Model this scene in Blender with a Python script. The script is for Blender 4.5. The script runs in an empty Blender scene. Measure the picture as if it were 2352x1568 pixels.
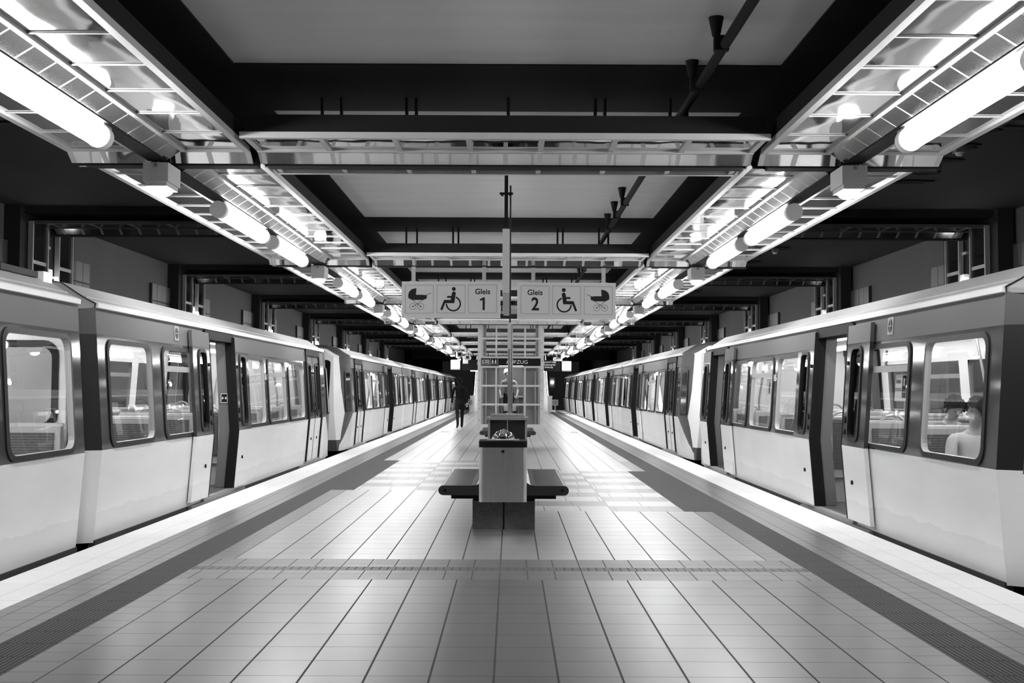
import bpy, bmesh, math, random
from math import pi, sin, cos, radians as R
from mathutils import Vector, Matrix, Euler
random.seed(7)
C = bpy.context.scene.collection

# ------------------------------------------------------------------ materials
def mat(name, col=.5, rough=.5, metal=0., emis=0., coat=0., spec=.5):
    m = bpy.data.materials.new(name); m.use_nodes = True
    b = m.node_tree.nodes['Principled BSDF']
    b.inputs['Base Color'].default_value = (col, col, col, 1)
    b.inputs['Roughness'].default_value = rough
    b.inputs['Metallic'].default_value = metal
    b.inputs['Specular IOR Level'].default_value = spec
    b.inputs['Coat Weight'].default_value = coat
    if emis:
        b.inputs['Emission Color'].default_value = (1, 1, 1, 1)
        b.inputs['Emission Strength'].default_value = emis
    return m

class NT:
    """tiny helper around a material's node tree"""
    def __init__(s, m):
        s.m = m; s.t = m.node_tree; s.b = s.t.nodes['Principled BSDF']
        tc = s.t.nodes.new('ShaderNodeTexCoord'); s.obj = tc.outputs['Object']
        sp = s.t.nodes.new('ShaderNodeSeparateXYZ'); s.t.links.new(s.obj, sp.inputs[0])
        s.x, s.y, s.z = sp.outputs
    def put(s, sock, v):
        if isinstance(v, (int, float)): sock.default_value = v
        else: s.t.links.new(v, sock)
    def M(s, op, a, b=0., c=0.):
        n = s.t.nodes.new('ShaderNodeMath'); n.operation = op
        s.put(n.inputs[0], a); s.put(n.inputs[1], b); s.put(n.inputs[2], c)
        return n.outputs[0]
    def mix(s, f, a, b):            # a where f = 0, b where f = 1
        return s.M('ADD', s.M('MULTIPLY', a, s.M('SUBTRACT', 1., f)), s.M('MULTIPLY', b, f))
    def band(s, v, lo, hi):         # 1 inside lo..hi
        return s.M('MULTIPLY', s.M('GREATER_THAN', v, lo), s.M('LESS_THAN', v, hi))
    def line(s, v, off, pitch, w):  # 1 on a joint of width w every pitch
        f = s.M('FRACT', s.M('DIVIDE', s.M('SUBTRACT', v, off - w / 2), pitch))
        return s.M('LESS_THAN', f, w / pitch)
    def cell(s, v, off, pitch): return s.M('FLOOR', s.M('DIVIDE', s.M('SUBTRACT', v, off), pitch))
    def rand(s, a, b=0.):
        n = s.t.nodes.new('ShaderNodeTexWhiteNoise'); n.noise_dimensions = '2D'
        cb = s.t.nodes.new('ShaderNodeCombineXYZ'); s.put(cb.inputs[0], a); s.put(cb.inputs[1], b)
        s.t.links.new(cb.outputs[0], n.inputs['Vector']); return n.outputs['Value']
    def noise(s, scale, detail=3., stretch=(1, 1, 1)):
        mp = s.t.nodes.new('ShaderNodeMapping'); mp.inputs['Scale'].default_value = stretch
        s.t.links.new(s.obj, mp.inputs['Vector'])
        n = s.t.nodes.new('ShaderNodeTexNoise'); n.inputs['Scale'].default_value = scale
        n.inputs['Detail'].default_value = detail
        s.t.links.new(mp.outputs[0], n.inputs['Vector']); return n.outputs['Fac']
    def colour(s, v):
        cb = s.t.nodes.new('ShaderNodeCombineXYZ')
        for i in range(3): s.put(cb.inputs[i], v)
        s.t.links.new(cb.outputs[0], s.b.inputs['Base Color'])
    def rough(s, v): s.put(s.b.inputs['Roughness'], v)
    def bump(s, h, strength=.3, dist=.01):
        n = s.t.nodes.new('ShaderNodeBump'); n.inputs['Strength'].default_value = strength
        n.inputs['Distance'].default_value = dist
        s.t.links.new(h, n.inputs['Height']); s.t.links.new(n.outputs[0], s.b.inputs['Normal'])

def noisy(name, col, rough, amp=.15, scale=3., metal=0., stretch=(1, 1, 1), bump=0., coat=0.):
    m = mat(name, col, rough, metal, coat=coat); n = NT(m)
    f = n.noise(scale, 4., stretch)
    n.colour(n.M('MULTIPLY', n.M('ADD', 1 - amp, n.M('MULTIPLY', f, 2 * amp)), col))
    if bump: n.bump(f, bump, .02)
    return m

XJ = -.073           # the joint line the tile grid is laid from
def tile_mat(name, col, joint, px, py, offy=9.04, wx=.011, wy=.005, rough=.42, offx=XJ, amp=.1, coat=0.):
    m = mat(name, col, rough, coat=coat); n = NT(m)
    j = n.M('MAXIMUM', n.line(n.x, offx, px, wx), n.line(n.y, offy, py, wy))
    r = n.rand(n.cell(n.x, offx, px), n.cell(n.y, offy, py))
    big = n.noise(.9, 3.); fine = n.noise(60., 2.)
    base = n.M('MULTIPLY', col, n.M('ADD', 1 - amp, n.M('ADD', n.M('MULTIPLY', r, amp * .9), n.M('ADD', n.M('MULTIPLY', big, amp * .8), n.M('MULTIPLY', fine, amp * .5)))))
    n.colour(n.mix(j, base, joint)); n.rough(n.mix(j, rough, .8))
    n.bump(n.M('SUBTRACT', 1., j), .25, .004); n.b.inputs['Specular IOR Level'].default_value = .4
    return m
m_gray = tile_mat('grey_tile', .145, .025, .3, .3, offy=8.09, rough=.31)
m_light = tile_mat('pale_tile', .35, .035, .3, .3, rough=.30)
m_side = tile_mat('small_grey_tile', .155, .06, .2, .2, offx=XJ - 2.1, rough=.32, wx=.006)
m_side_r = tile_mat('small_grey_tile_b', .155, .06, .2, .2, offx=XJ + 2.1, rough=.32, wx=.006)
m_bord = tile_mat('border_tile', .15, .035, .2, .24, offy=8.09, wx=.008, rough=.4)
m_mosa = tile_mat('mosaic_tile', .095, .055, .06, .055, offy=8.5, wx=.01, wy=.008, rough=.5)
def edge_mat():
    m = mat('white_edge_paint', .78, .45); n = NT(m)
    f = n.noise(1.6, 6.); g = n.noise(22., 3.)
    j = n.M('MAXIMUM', n.line(n.y, 9.04, .6, .005), n.line(n.x, XJ + 3.2, 6.4, .004))
    v = n.M('MULTIPLY', .84, n.M('ADD', .88, n.M('ADD', n.M('MULTIPLY', f, .18), n.M('MULTIPLY', g, .08))))
    n.colour(n.mix(j, v, .45)); return m
m_edge = edge_mat()
def tact_mat():
    m = mat('grooved_tile', .1, .7, spec=.15); n = NT(m)
    g = n.line(n.x, XJ, .0255, .012)
    j = n.line(n.y, 9.04, .3, .006)
    chip = n.M('MULTIPLY', n.line(n.y, 9.04, .3, .022), n.M('GREATER_THAN', n.rand(n.cell(n.x, XJ, .0255), n.cell(n.y, 9.04, .3)), .45))
    v = n.mix(g, .085, .014); v = n.mix(j, v, .05); v = n.mix(chip, v, .02)
    n.colour(v); n.bump(n.M('SUBTRACT', 1., g), .5, .006); return m
m_tact = tact_mat()
def check_mat(name, y0):
    m = mat(name, .4, .36); n = NT(m)
    row = n.cell(n.y, y0, .57); odd = n.M('MODULO', n.M('ABSOLUTE', row), 2.)
    blk = n.cell(n.x, XJ, 1.2)
    odd = n.M('ABSOLUTE', n.M('SUBTRACT', odd, n.M('MODULO', n.M('ABSOLUTE', blk), 2.)))
    shift = n.M('MULTIPLY', n.rand(row), .4)
    vx = n.line(n.M('ADD', n.x, shift), XJ, .4, .011)
    j = n.M('MAXIMUM', n.M('MAXIMUM', n.line(n.y, y0, .57, .006), n.line(n.x, XJ, 1.2, .012)), vx)
    r = n.rand(n.cell(n.x, XJ, .4), row)
    v = n.M('ADD', n.mix(odd, .375, .165), n.M('MULTIPLY', r, .05))
    n.colour(n.mix(j, v, .05)); return m
m_chkL = check_mat('checker_tile_a', 15.15); m_chkR = check_mat('checker_tile_b', 12.62)

m_black = noisy('black_paint', .012, .7, .2, 2.); m_black.node_tree.nodes['Principled BSDF'].inputs['Specular IOR Level'].default_value = .15
m_dark = noisy('dark_soffit', .028, .75, .25, .6)
m_panel = noisy('grey_ceiling_panel', .68, .7, .12, 1.4, stretch=(.6, 3, 1))
m_wall = noisy('board_marked_concrete', .052, .85, .16, 1.2, stretch=(1, 1.5, .4))
m_trk = noisy('ballast_grime', .03, .9, .5, 6.)
m_alu = noisy('brushed_aluminium', .58, .42, .08, 8., metal=.25)
m_alud = noisy('dull_aluminium', .30, .45, .1, 8., metal=.3)
def mirror_mat():
    m = mat('polished_reflector', .55, .05, 1.); n = NT(m)
    n.bump(n.noise(1.3, 2., (1.4, .6, 1)), .26, .05); return m
m_mir = mirror_mat()
def strip_mat():
    m = mat('perforated_reflector', .5, .13, 1.); n = NT(m)
    l = n.line(n.y, 0., .016, .006)
    n.colour(n.mix(l, .68, .3)); return m
m_strip = strip_mat()
m_stripc = mat('polished_strip', .93, .05, 1.)
m_dglass = mat('dark_glass_panel', .010, .06, 0., spec=.3)
m_tube = mat('lit_tube', .9, .4, emis=38.)
m_lens = mat('lit_lens', .9, .4, emis=70.)
m_bulb = mat('lit_bulb', .9, .4, emis=14.)
m_cap = mat('grey_end_cap', .85, .5)
m_lampbox = mat('pale_lamp_housing', .62, .45)
m_ink = mat('black_ink', .008, .6, spec=.15)
m_sign = mat('pale_sign_face', .38, .45)
m_signf = mat('pale_sign_frame', .41, .4)
m_white = mat('white_print', .8, .5)
m_steel = noisy('stainless_steel', .62, .34, .12, 5., metal=.9, stretch=(6, 6, .4))
m_chrome = mat('polished_steel', .7, .12, 1.)
m_conc = noisy('speckled_concrete', .13, .85, .45, 40.)
m_bench = noisy('dark_bench_slat', .016, .30, .5, 9., stretch=(1, 6, 1), coat=.1)
m_benche = noisy('dark_bench_casting', .028, .45, .3, 9.)
m_rubber = mat('black_rubber', .009, .6, spec=.12)

def glass_mat(name, tint=.9, refl=1., rough=.0):
    m = bpy.data.materials.new(name); m.use_nodes = True; t = m.node_tree; t.nodes.clear()
    o = t.nodes.new('ShaderNodeOutputMaterial'); mx = t.nodes.new('ShaderNodeMixShader')
    tr = t.nodes.new('ShaderNodeBsdfTransparent'); tr.inputs[0].default_value = (tint,) * 3 + (1,)
    gl = t.nodes.new('ShaderNodeBsdfGlossy'); gl.inputs['Roughness'].default_value = rough
    gl.inputs[0].default_value = (refl,) * 3 + (1,)
    fr = t.nodes.new('ShaderNodeFresnel'); fr.inputs[0].default_value = 1.5
    ge = t.nodes.new('ShaderNodeNewGeometry'); io = t.nodes.new('ShaderNodeMath'); io.operation = 'MULTIPLY_ADD'   # same reflectance from either side
    io.inputs[1].default_value = 1 / 1.5 - 1.5; io.inputs[2].default_value = 1.5
    t.links.new(ge.outputs['Backfacing'], io.inputs[0]); t.links.new(io.outputs[0], fr.inputs[0])
    t.links.new(fr.outputs[0], mx.inputs[0]); t.links.new(tr.outputs[0], mx.inputs[1])
    t.links.new(gl.outputs[0], mx.inputs[2]); t.links.new(mx.outputs[0], o.inputs[0]); return m
m_glass = glass_mat('window_glass', .86)
m_glassd = glass_mat('tinted_glass', .6)
m_glasse = glass_mat('lift_glass', .92)

# train paint: bands by height, fixed to the car
def body_mat():
    m = mat('train_paint', .5, .3); n = NT(m)
    lo = n.M('LESS_THAN', n.z, .79); up = n.M('GREATER_THAN', n.z, 1.815)
    dirt = n.noise(2.2, 5., (1, .5, 1.6)); low = n.M('LESS_THAN', n.M('ADD', n.z, n.M('MULTIPLY', n.noise(3., 4., (1, 1, .2)), .12)), .30)
    silver = n.M('MULTIPLY', n.mix(low, .88, .80), n.M('ADD', .9, n.M('MULTIPLY', dirt, .2)))
    v = n.mix(lo, n.mix(up, .050, .135), silver)
    n.colour(v); n.rough(n.mix(lo, n.mix(up, .07, .55), .36))
    n.put(n.b.inputs['Specular IOR Level'], n.mix(lo, n.mix(up, .35, .06), .3))
    n.put(n.b.inputs['Metallic'], n.mix(lo, 0., .05)); return m
m_body = body_mat()
def nose_mat():
    m = mat('cab_paint', .5, .25, spec=.2); n = NT(m)
    s = n.y
    dz = n.M('SUBTRACT', .79, n.M('MULTIPLY', n.M('MAXIMUM', n.M('SUBTRACT', s, 12.15), 0.), .62))
    lo = n.M('LESS_THAN', n.z, dz); up = n.M('GREATER_THAN', n.z, 1.815)
    wl = n.M('ADD', 13.0, n.M('MULTIPLY', n.M('ABSOLUTE', n.M('SUBTRACT', n.z, 1.35)), -.08))
    wl = n.M('ADD', wl, n.M('MULTIPLY', n.M('MAXIMUM', n.M('SUBTRACT', .8, n.z), 0.), .5))
    wh = n.M('GREATER_THAN', s, wl)
    v = n.mix(lo, n.mix(up, .062, .075), .74); v = n.mix(wh, v, .8)
    skirt = n.M('MULTIPLY', wh, n.M('LESS_THAN', n.z, .22)); v = n.mix(skirt, v, .08)
    n.colour(v); return m
m_nose = nose_mat()
def end_mat():
    m = mat('car_end_paint', .2, .4); n = NT(m)
    lo = n.M('LESS_THAN', n.z, .79); up = n.M('GREATER_THAN', n.z, 1.815)
    n.colour(n.mix(lo, n.mix(up, .012, .085), .86)); return m
m_end = end_mat()
m_roof = noisy('car_roof_paint', .32, .42, .12, 2., stretch=(1, .35, 1)); m_roof.node_tree.nodes['Principled BSDF'].inputs['Specular IOR Level'].default_value = .25
m_gut = mat('pale_gutter', .75, .4)
m_under = mat('underframe_grime', .02, .8)
m_wframe = mat('window_rubber', .010, .5, spec=.25)
m_inwall = mat('cream_lining', .85, .45)
m_infloor = mat('car_floor', .12, .5)
m_seatf = mat('seat_frame_grey', .45, .4)
m_rail = mat('grab_rail', .5, .3, .6)
m_carlamp = mat('car_ceiling_lamp', .9, .4, emis=8.)
m_jamb = mat('door_pillar_grey', .12, .5)
def moq_mat():
    m = mat('ribbed_seat_cloth', .08, .8); n = NT(m)
    l = n.line(n.z, 0., .022, .007); r = n.rand(n.cell(n.x, 0., .02), n.cell(n.z, 0., .022))
    n.colour(n.mix(l, n.M('ADD', .07, n.M('MULTIPLY', r, .03)), .17)); return m
m_moq = moq_mat()
m_skin = mat('skin', .40, .5); m_hairp = mat('pale_hair', .62, .6); m_hair = mat('dark_hair', .010, .9, spec=.1)
m_tee = mat('grey_tee', .20, .8); m_coat = mat('black_coat', .008, .9, spec=.1); m_trou = mat('dark_trousers', .016, .9, spec=.1)
m_shirt = mat('pale_shirt', .68, .8); m_shoe = mat('dark_shoe', .015, .5)

# ------------------------------------------------------------------ mesh building
class MB:
    def __init__(s): s.v = []; s.f = []; s.mi = []; s.mats = []; s.cur = 0
    def use(s, m):
        if m not in s.mats: s.mats.append(m)
        s.cur = s.mats.index(m); return s
    def face(s, pts):
        b = len(s.v); s.v += [tuple(p) for p in pts]; s.f.append(tuple(range(b, b + len(pts)))); s.mi.append(s.cur); return s
    def add(s, vs, fs):
        b = len(s.v); s.v += [tuple(p) for p in vs]
        for f in fs: s.f.append(tuple(b + i for i in f)); s.mi.append(s.cur)
        return s
    def box(s, x0, x1, y0, y1, z0, z1):
        vs = [(x, y, z) for z in (z0, z1) for y in (y0, y1) for x in (x0, x1)]
        return s.add(vs, [(0, 2, 3, 1), (4, 5, 7, 6), (0, 1, 5, 4), (2, 6, 7, 3), (0, 4, 6, 2), (1, 3, 7, 5)])
    def prism(s, poly, axis, a, b):
        """closed polygon extruded along an axis; poly in the other two axes, in xyz order"""
        def P(p, t): return (t, p[0], p[1]) if axis == 0 else (p[0], t, p[1]) if axis == 1 else (p[0], p[1], t)
        n = len(poly); vs = [P(p, a) for p in poly] + [P(p, b) for p in poly]
        fs = [tuple(range(n - 1, -1, -1)), tuple(range(n, 2 * n))] + [(i, (i + 1) % n, n + (i + 1) % n, n + i) for i in range(n)]
        return s.add(vs, fs)
    def sheet(s, poly, axis, a, b):
        def P(p, t): return (t, p[0], p[1]) if axis == 0 else (p[0], t, p[1]) if axis == 1 else (p[0], p[1], t)
        n = len(poly); vs = [P(p, a) for p in poly] + [P(p, b) for p in poly]
        return s.add(vs, [(i, i + 1, n + i + 1, n + i) for i in range(n - 1)])
    def cyl(s, p, q, r, r2=None, n=12, cap=True):
        p, q = Vector(p), Vector(q); r2 = r if r2 is None else r2
        d = (q - p).normalized(); a = d.orthogonal().normalized(); b = d.cross(a)
        vs = [p + (a * cos(2 * pi * i / n) + b * sin(2 * pi * i / n)) * r for i in range(n)] + [q + (a * cos(2 * pi * i / n) + b * sin(2 * pi * i / n)) * r2 for i in range(n)]
        fs = [(i, (i + 1) % n, n + (i + 1) % n, n + i) for i in range(n)]
        if cap: fs += [tuple(range(n - 1, -1, -1)), tuple(range(n, 2 * n))]
        return s.add(vs, fs)
    def path(s, pts, r, n=8):
        for a, b in zip(pts, pts[1:]): s.cyl(a, b, r, n=n)
        for p in pts[1:-1]: s.ball(p, r, n)
        return s
    def ball(s, c, r, n=10, sx=1, sy=1, sz=1):
        c = Vector(c); m = max(4, n // 2); vs = []; fs = []
        for i in range(m + 1):
            t = pi * i / m
            for j in range(n):
                u = 2 * pi * j / n; vs.append((c.x + r * sx * sin(t) * cos(u), c.y + r * sy * sin(t) * sin(u), c.z + r * sz * cos(t)))
        for i in range(m):
            for j in range(n): fs.append((i * n + j, (i + 1) * n + j, (i + 1) * n + (j + 1) % n, i * n + (j + 1) % n))
        return s.add(vs, fs)
    def build(s, name, m=None, parent=None, smooth=False, key=None):
        if m is not None: s.mats = [m]; s.mi = [0] * len(s.f)
        me = bpy.data.meshes.new(name); me.from_pydata(s.v, [], s.f)
        for x in s.mats: me.materials.append(x)
        me.polygons.foreach_set('material_index', s.mi)
        if smooth:
            me.polygons.foreach_set('use_smooth', [True] * len(s.f))
        bm = bmesh.new(); bm.from_mesh(me)
        if smooth: bmesh.ops.remove_doubles(bm, verts=bm.verts, dist=1e-5)
        bmesh.ops.recalc_face_normals(bm, faces=bm.faces) if smooth else None
        bm.to_mesh(me); bm.free()
        if smooth and hasattr(me, 'set_sharp_from_angle'): me.set_sharp_from_angle(angle=R(40))
        return put(name, me, parent)
def put(name, me, parent=None, loc=None, rot=None):
    o = bpy.data.objects.new(name, me); C.objects.link(o)
    if parent: o.parent = parent
    if loc: o.location = loc
    if rot: o.rotation_euler = rot
    return o
def tag(o, label=None, cat=None, group=None, kind=None):
    if label: o['label'] = label
    if cat: o['category'] = cat
    if group: o['group'] = group
    if kind: o['kind'] = kind
    return o
def thing(name, label, cat, loc=(0, 0, 0), rz=0, group=None):
    o = bpy.data.objects.new(name, None); C.objects.link(o)
    o.location = loc; o.rotation_euler = (0, 0, rz); o.empty_display_size = .1
    return tag(o, label, cat, group)
def dup(root, loc, rz=None, label=None, group=None):
    r = root.copy(); C.objects.link(r); r.location = loc
    if rz is not None: r.rotation_euler = (0, 0, rz)
    if label: r['label'] = label
    if group: r['group'] = group
    for ch in list(root.children):
        c = ch.copy(); C.objects.link(c); c.parent = r
        for g in list(ch.children):
            d = g.copy(); C.objects.link(d); d.parent = c
    return r
FONTS = []
def text(body, size, m, parent, loc, rot=(pi / 2, 0, 0), name='lettering', align='CENTER', ext=.002, bold=0., sx=1.):
    cu = bpy.data.curves.new(name, 'FONT'); cu.body = body; cu.size = size; cu.align_x = align; cu.align_y = 'CENTER'
    cu.extrude = ext; cu.offset = bold; cu.materials.append(m); cu.resolution_u = 4
    o = bpy.data.objects.new(name, cu); C.objects.link(o)
    FONTS.append(o); o.parent = parent; o.location = loc; o.rotation_euler = rot; o.scale = (sx, 1, 1)
    return o
ORD = ['first', 'second', 'third', 'fourth', 'fifth', 'sixth', 'seventh', 'eighth', 'ninth', 'tenth', 'eleventh', 'twelfth', 'thirteenth', 'fourteenth', 'fifteenth', 'sixteenth', 'seventeenth', 'eighteenth']
EXPO = 0.62
# ------------------------------------------------------------------ the setting
YE = 73.
def struct(name, mb, m=None, parent=None):
    o = mb.build(name, m, parent)
    if parent is None: o['kind'] = 'structure'
    return o
def pad(x0, x1, y0, y1, m, name='floor', z0=-.05, z1=0.):
    return struct(name, MB().box(x0, x1, y0, y1, z0, z1), m)
xl, xr = XJ - 2.1, XJ + 2.1
pad(xl, xr, -5, 8.09, m_gray)
for a, b, m in ((8.09, 8.49, m_bord), (8.49, 8.655, m_mosa), (8.655, 9.04, m_bord)):
    pad(xl - .2, xr + .2, a, b, m)
# pale field, cut round the two chequered fields
pad(xl, xr, 9.04, 12.62, m_light); pad(xl, .227, 12.62, 15.15, m_light); pad(1.927, xr, 12.62, 12.63, m_light)
pad(.227, 1.927, 12.62, 18.8, m_chkR); pad(-2.073, -.373, 15.15, 21.4, m_chkL)
pad(-.373, .227, 15.15, 18.8, m_light); pad(-.373, xr, 18.8, 21.4, m_light)
pad(xl, xr + .2, 21.4, YE, m_light)
pad(xl - .2, xl, -5, 8.09, m_side); pad(xl - .2, xl, 9.04, 15.15, m_side); pad(xl - .2, -2.073, 15.15, 21.4, m_tact)
pad(xl - .2, xl, 21.4, YE, m_light)
pad(xr, xr + .2, -5, 8.09, m_side_r); pad(xr, xr + .2, 9.04, 12.62, m_side_r); pad(1.927, xr + .2, 12.63, 18.8, m_tact)
pad(xr, xr + .2, 18.8, 21.4, m_side_r)
pad(xl - .5, xl - .2, -5, YE, m_tact); pad(xr + .2, xr + .5, -5, YE, m_tact)
pad(xl - .9, xl - .5, -5, YE, m_side); pad(xr + .5, xr + .9, -5, YE, m_side_r)
pad(-3.53, xl - .9, -5, YE, m_edge, z0=-.09); pad(xr + .9, 3.38, -5, YE, m_edge, z0=-.09)
m_patch = mat('grey_guide_tile', .2, .5)
pad(-2.17, -1.92, 35.2, 36.1, m_patch, z0=.0005, z1=.003); pad(1.86, 2.10, 35.2, 36.1, m_patch, z0=.0005, z1=.003)
struct('floor', MB().box(-3.46, 3.31, -5, YE, -1.3, -.09), m_conc)
struct('trackbed', MB().box(-7.2, -3.4, -12, 100, -1.35, -1.1), m_trk)
struct('trackbed', MB().box(3.3, 7.2, -12, 100, -1.35, -1.1), m_trk)
struct('wall_left', MB().box(-7.4, -7.1, -12, YE + 3, -1.3, 4.), m_wall)
struct('wall_right', MB().box(7.08, 7.4, -12, YE + 3, -1.3, 4.), m_wall)
struct('wall_back', MB().box(-7.4, -6.6, YE + 3, 110, -1.3, 4.1).box(6.6, 7.4, YE + 3, 110, -1.3, 4.1)
       .box(-7.4, 7.4, YE + 3, YE + 3.4, 3.3, 4.1).box(-1.3, 1.3, YE + 2.5, 109, -1.3, 4.1), m_black)
struct('wall_front', MB().box(-7.4, 7.4, -12.3, -12, -1.3, 4.1), m_wall)
# ceiling: grey panels inside a dark grid, dark soffit over the tracks
struct('ceiling', MB().box(-7.4, 7.4, -12.3, 110, 4.0, 4.1), m_black)
struct('ceiling', MB().box(-2.5, 2.4, -12, YE + 3, 3.762, 3.86), m_panel)
struct('ceiling', MB().box(-7.2, -3.0, -12, YE + 3, 3.90, 3.96).box(2.9, 7.2, -12, YE + 3, 3.90, 3.96), m_dark)
M0, MOD = 9.24, 7.6
def YC(k): return M0 + MOD * k
CXO = -.05; CHX = 2.78
gr = MB()
gr.box(-3.7, -2.07, -12, YE + 3, 3.75, 3.92).box(2.0, 3.6, -12, YE + 3, 3.75, 3.92)
for k in range(-3, 9):
    gr.box(-2.07, 2.0, YC(k) - .86, YC(k) + .55, 3.75, 3.86)
    gr.box(-7.1, -3.7, YC(k) - .86, YC(k) + .8, 3.80, 3.94).box(3.6, 7.08, YC(k) - .86, YC(k) + .8, 3.80, 3.94)
struct('ceiling', gr, m_black)
# dark flaked patches in the soffit over the right-hand track
def blot(cx, cy, w, l, seed):
    rnd = random.Random(seed); n = 16; pts = []
    for i in range(n):
        a = 2 * pi * i / n; k = rnd.uniform(.6, 1.1)
        pts.append((cx + w * k * cos(a), cy + l * k * sin(a)))
    return pts
for i, (x, y, w, l) in enumerate([(4.55, 11.0, .24, .16), (4.6, 11.75, .3, .2), (4.75, 12.5, .24, .14), (4.8, 13.2, .28, .15), (4.9, 13.8, .25, .16), (3.9, 11.9, .1, .2), (3.85, 13.4, .12, .2),
                                  (3.9, 18.4, .2, .3), (4.3, 19.2, .22, .24), (4.7, 18.6, .24, .26), (4.75, 20.4, .3, .3), (4.5, 21.5, .3, .34), (4.7, 22.6, .26, .3), (4.4, 27.5, .4, .6), (4.6, 29.5, .4, .6)]):
    struct('ceiling_patch', MB().prism(blot(x, y, w, l, i), 2, 3.885, 3.899), m_black)
def small_fitting(x, y, lab):
    t = thing('ceiling_fitting', lab, 'fitting', (x, y, 3.82))
    MB().box(-.05, .05, -.05, .05, 0, .08).build('base', m_alud, t)
    MB().cyl((0, 0, -.03), (0, 0, 0), .03, .045, 12).build('sensor', m_lampbox, t, True)
small_fitting(4.66, 11.75, 'small metal fitting in a ragged dark patch of the right soffit, nearest the camera')
small_fitting(4.75, 20.4, 'small metal fitting in the right soffit, second from the camera, beyond the first wall frame')

# ------------------------------------------------------------------ light channels
def bars_y(mb, x0, x1, n, L, z0, z1, w=.014):
    for i in range(n + 1):
        y = L * i / n; mb.box(x0, x1, max(0, y - w / 2), min(L, y + w / 2), z0, z1)
def clipped_strip(name, p, axis, a, b, clips, hw, m, parent, cm=None):
    """an inclined strip folded from two points of its section, with flat clips across it"""
    cuts = [(a, 0)]
    for c in clips:
        cuts += [(max(a, c - hw), 1), (min(b, c + hw), 0)]
    cuts.append((b, 0)); mb = MB(); (x0, z0), (x1, z1) = p
    def P(t, x, z): return (x, t, z) if axis == 1 else (t, x, z)
    k = len(cuts); vs = []
    for t, _ in cuts: vs += [P(t, x0, z0), P(t, x1, z1), P(t, x1 * .96, z1 + .008), P(t, x0 * .96, z0 + .008)]
    for i in range(k - 1):
        mb.use((cm or m_alu) if cuts[i][1] else m)
        for j in range(4):
            mb.f.append((4 * i + j, 4 * i + (j + 1) % 4, 4 * i + 4 + (j + 1) % 4, 4 * i + 4 + j)); mb.mi.append(mb.cur)
    mb.v = vs; return mb.build(name, None, parent)
def channel(loc, L, label):
    t = thing('light_channel', label, 'light channel', loc, group='mirrored light channels along the platform')
    for s in (-1, 1):
        a, b = sorted((s * .215, s * .70)); MB().box(a, b, 0, L, .012, .03).build('mirror_panel', m_mir, t)
        f = MB(); a, b = sorted((s * .685, s * .735)); f.box(a, b, 0, L, -.012, .035)
        a, b = sorted((s * .185, s * .222)); f.box(a, b, 0, L, -.012, .03)
        a, b = sorted((s * .22, s * .69)); bars_y(f, a, b, round(L / .62), L, .002, .010)
        f.build('wing_frame', m_alu, t)
        clipped_strip('perforated_strip', [(s * .187, -.010), (s * .075, -.080)], 1, 0, L, [L * i / round(L / .31) for i in range(round(L / .31) + 1)], .009, m_strip, t)
    MB().box(-.07, .07, 0, L, -.09, .12).build('centre_beam', m_black, t)
    MB().box(-.72, .72, 0, L, .032, .17).build('housing', m_black, t)
    return t
names = {-1: 'left', 1: 'right'}
def nth(k): return ['nearest', 'first', 'second', 'third', 'fourth', 'fifth', 'sixth', 'seventh', 'eighth', 'ninth'][k + 1]
seg0 = None
for s in (-1, 1):
    for k in range(-1, 7):
        lab = (f'mirrored light channel over the {names[s]} platform edge, ' + ('section nearest the camera' if k == -1 else f'{nth(k)} section beyond the nearest cross channel'))
        loc = (CXO + s * CHX, YC(k) + .24, 3.24)
        if seg0 is None: seg0 = channel(loc, MOD - .46, lab)
        else: dup(seg0, loc, label=lab)
def crossing(loc, label):
    t = thing('channel_crossing', label, 'channel crossing', loc, group='mirrored crossings of the light channels')
    for s in (-1, 1):
        clipped_strip('mirror_strip', [(s * .202, 0.), (s * .08, -.080)], 0, -.735, .735, (-.713, -.45, .40, .713), .022, m_stripc, t)
        a, b = sorted((s * .198, s * .217)); MB().box(-.735, .735, a, b, -.012, .03).build('strip_rail', m_alu, t)
    MB().box(-.64, .76, -.075, .075, -.095, .12).build('cross_beam', m_black, t)
    MB().box(-.72, .72, -.2, .2, .032, .17).build('housing', m_black, t)
    return t
cr0 = None
for s in (-1, 1):
    for k in range(0, 8):
        lab = f'mirrored crossing piece of the {names[s]} light channel, {nth(k)} from the camera' if k else f'mirrored crossing piece of the {names[s]} light channel, nearest, with a box lamp at its middle'
        loc = (CXO + s * CHX, YC(k), 3.24)
        if cr0 is None: cr0 = crossing(loc, lab)
        else: dup(cr0, loc, label=lab)

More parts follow.
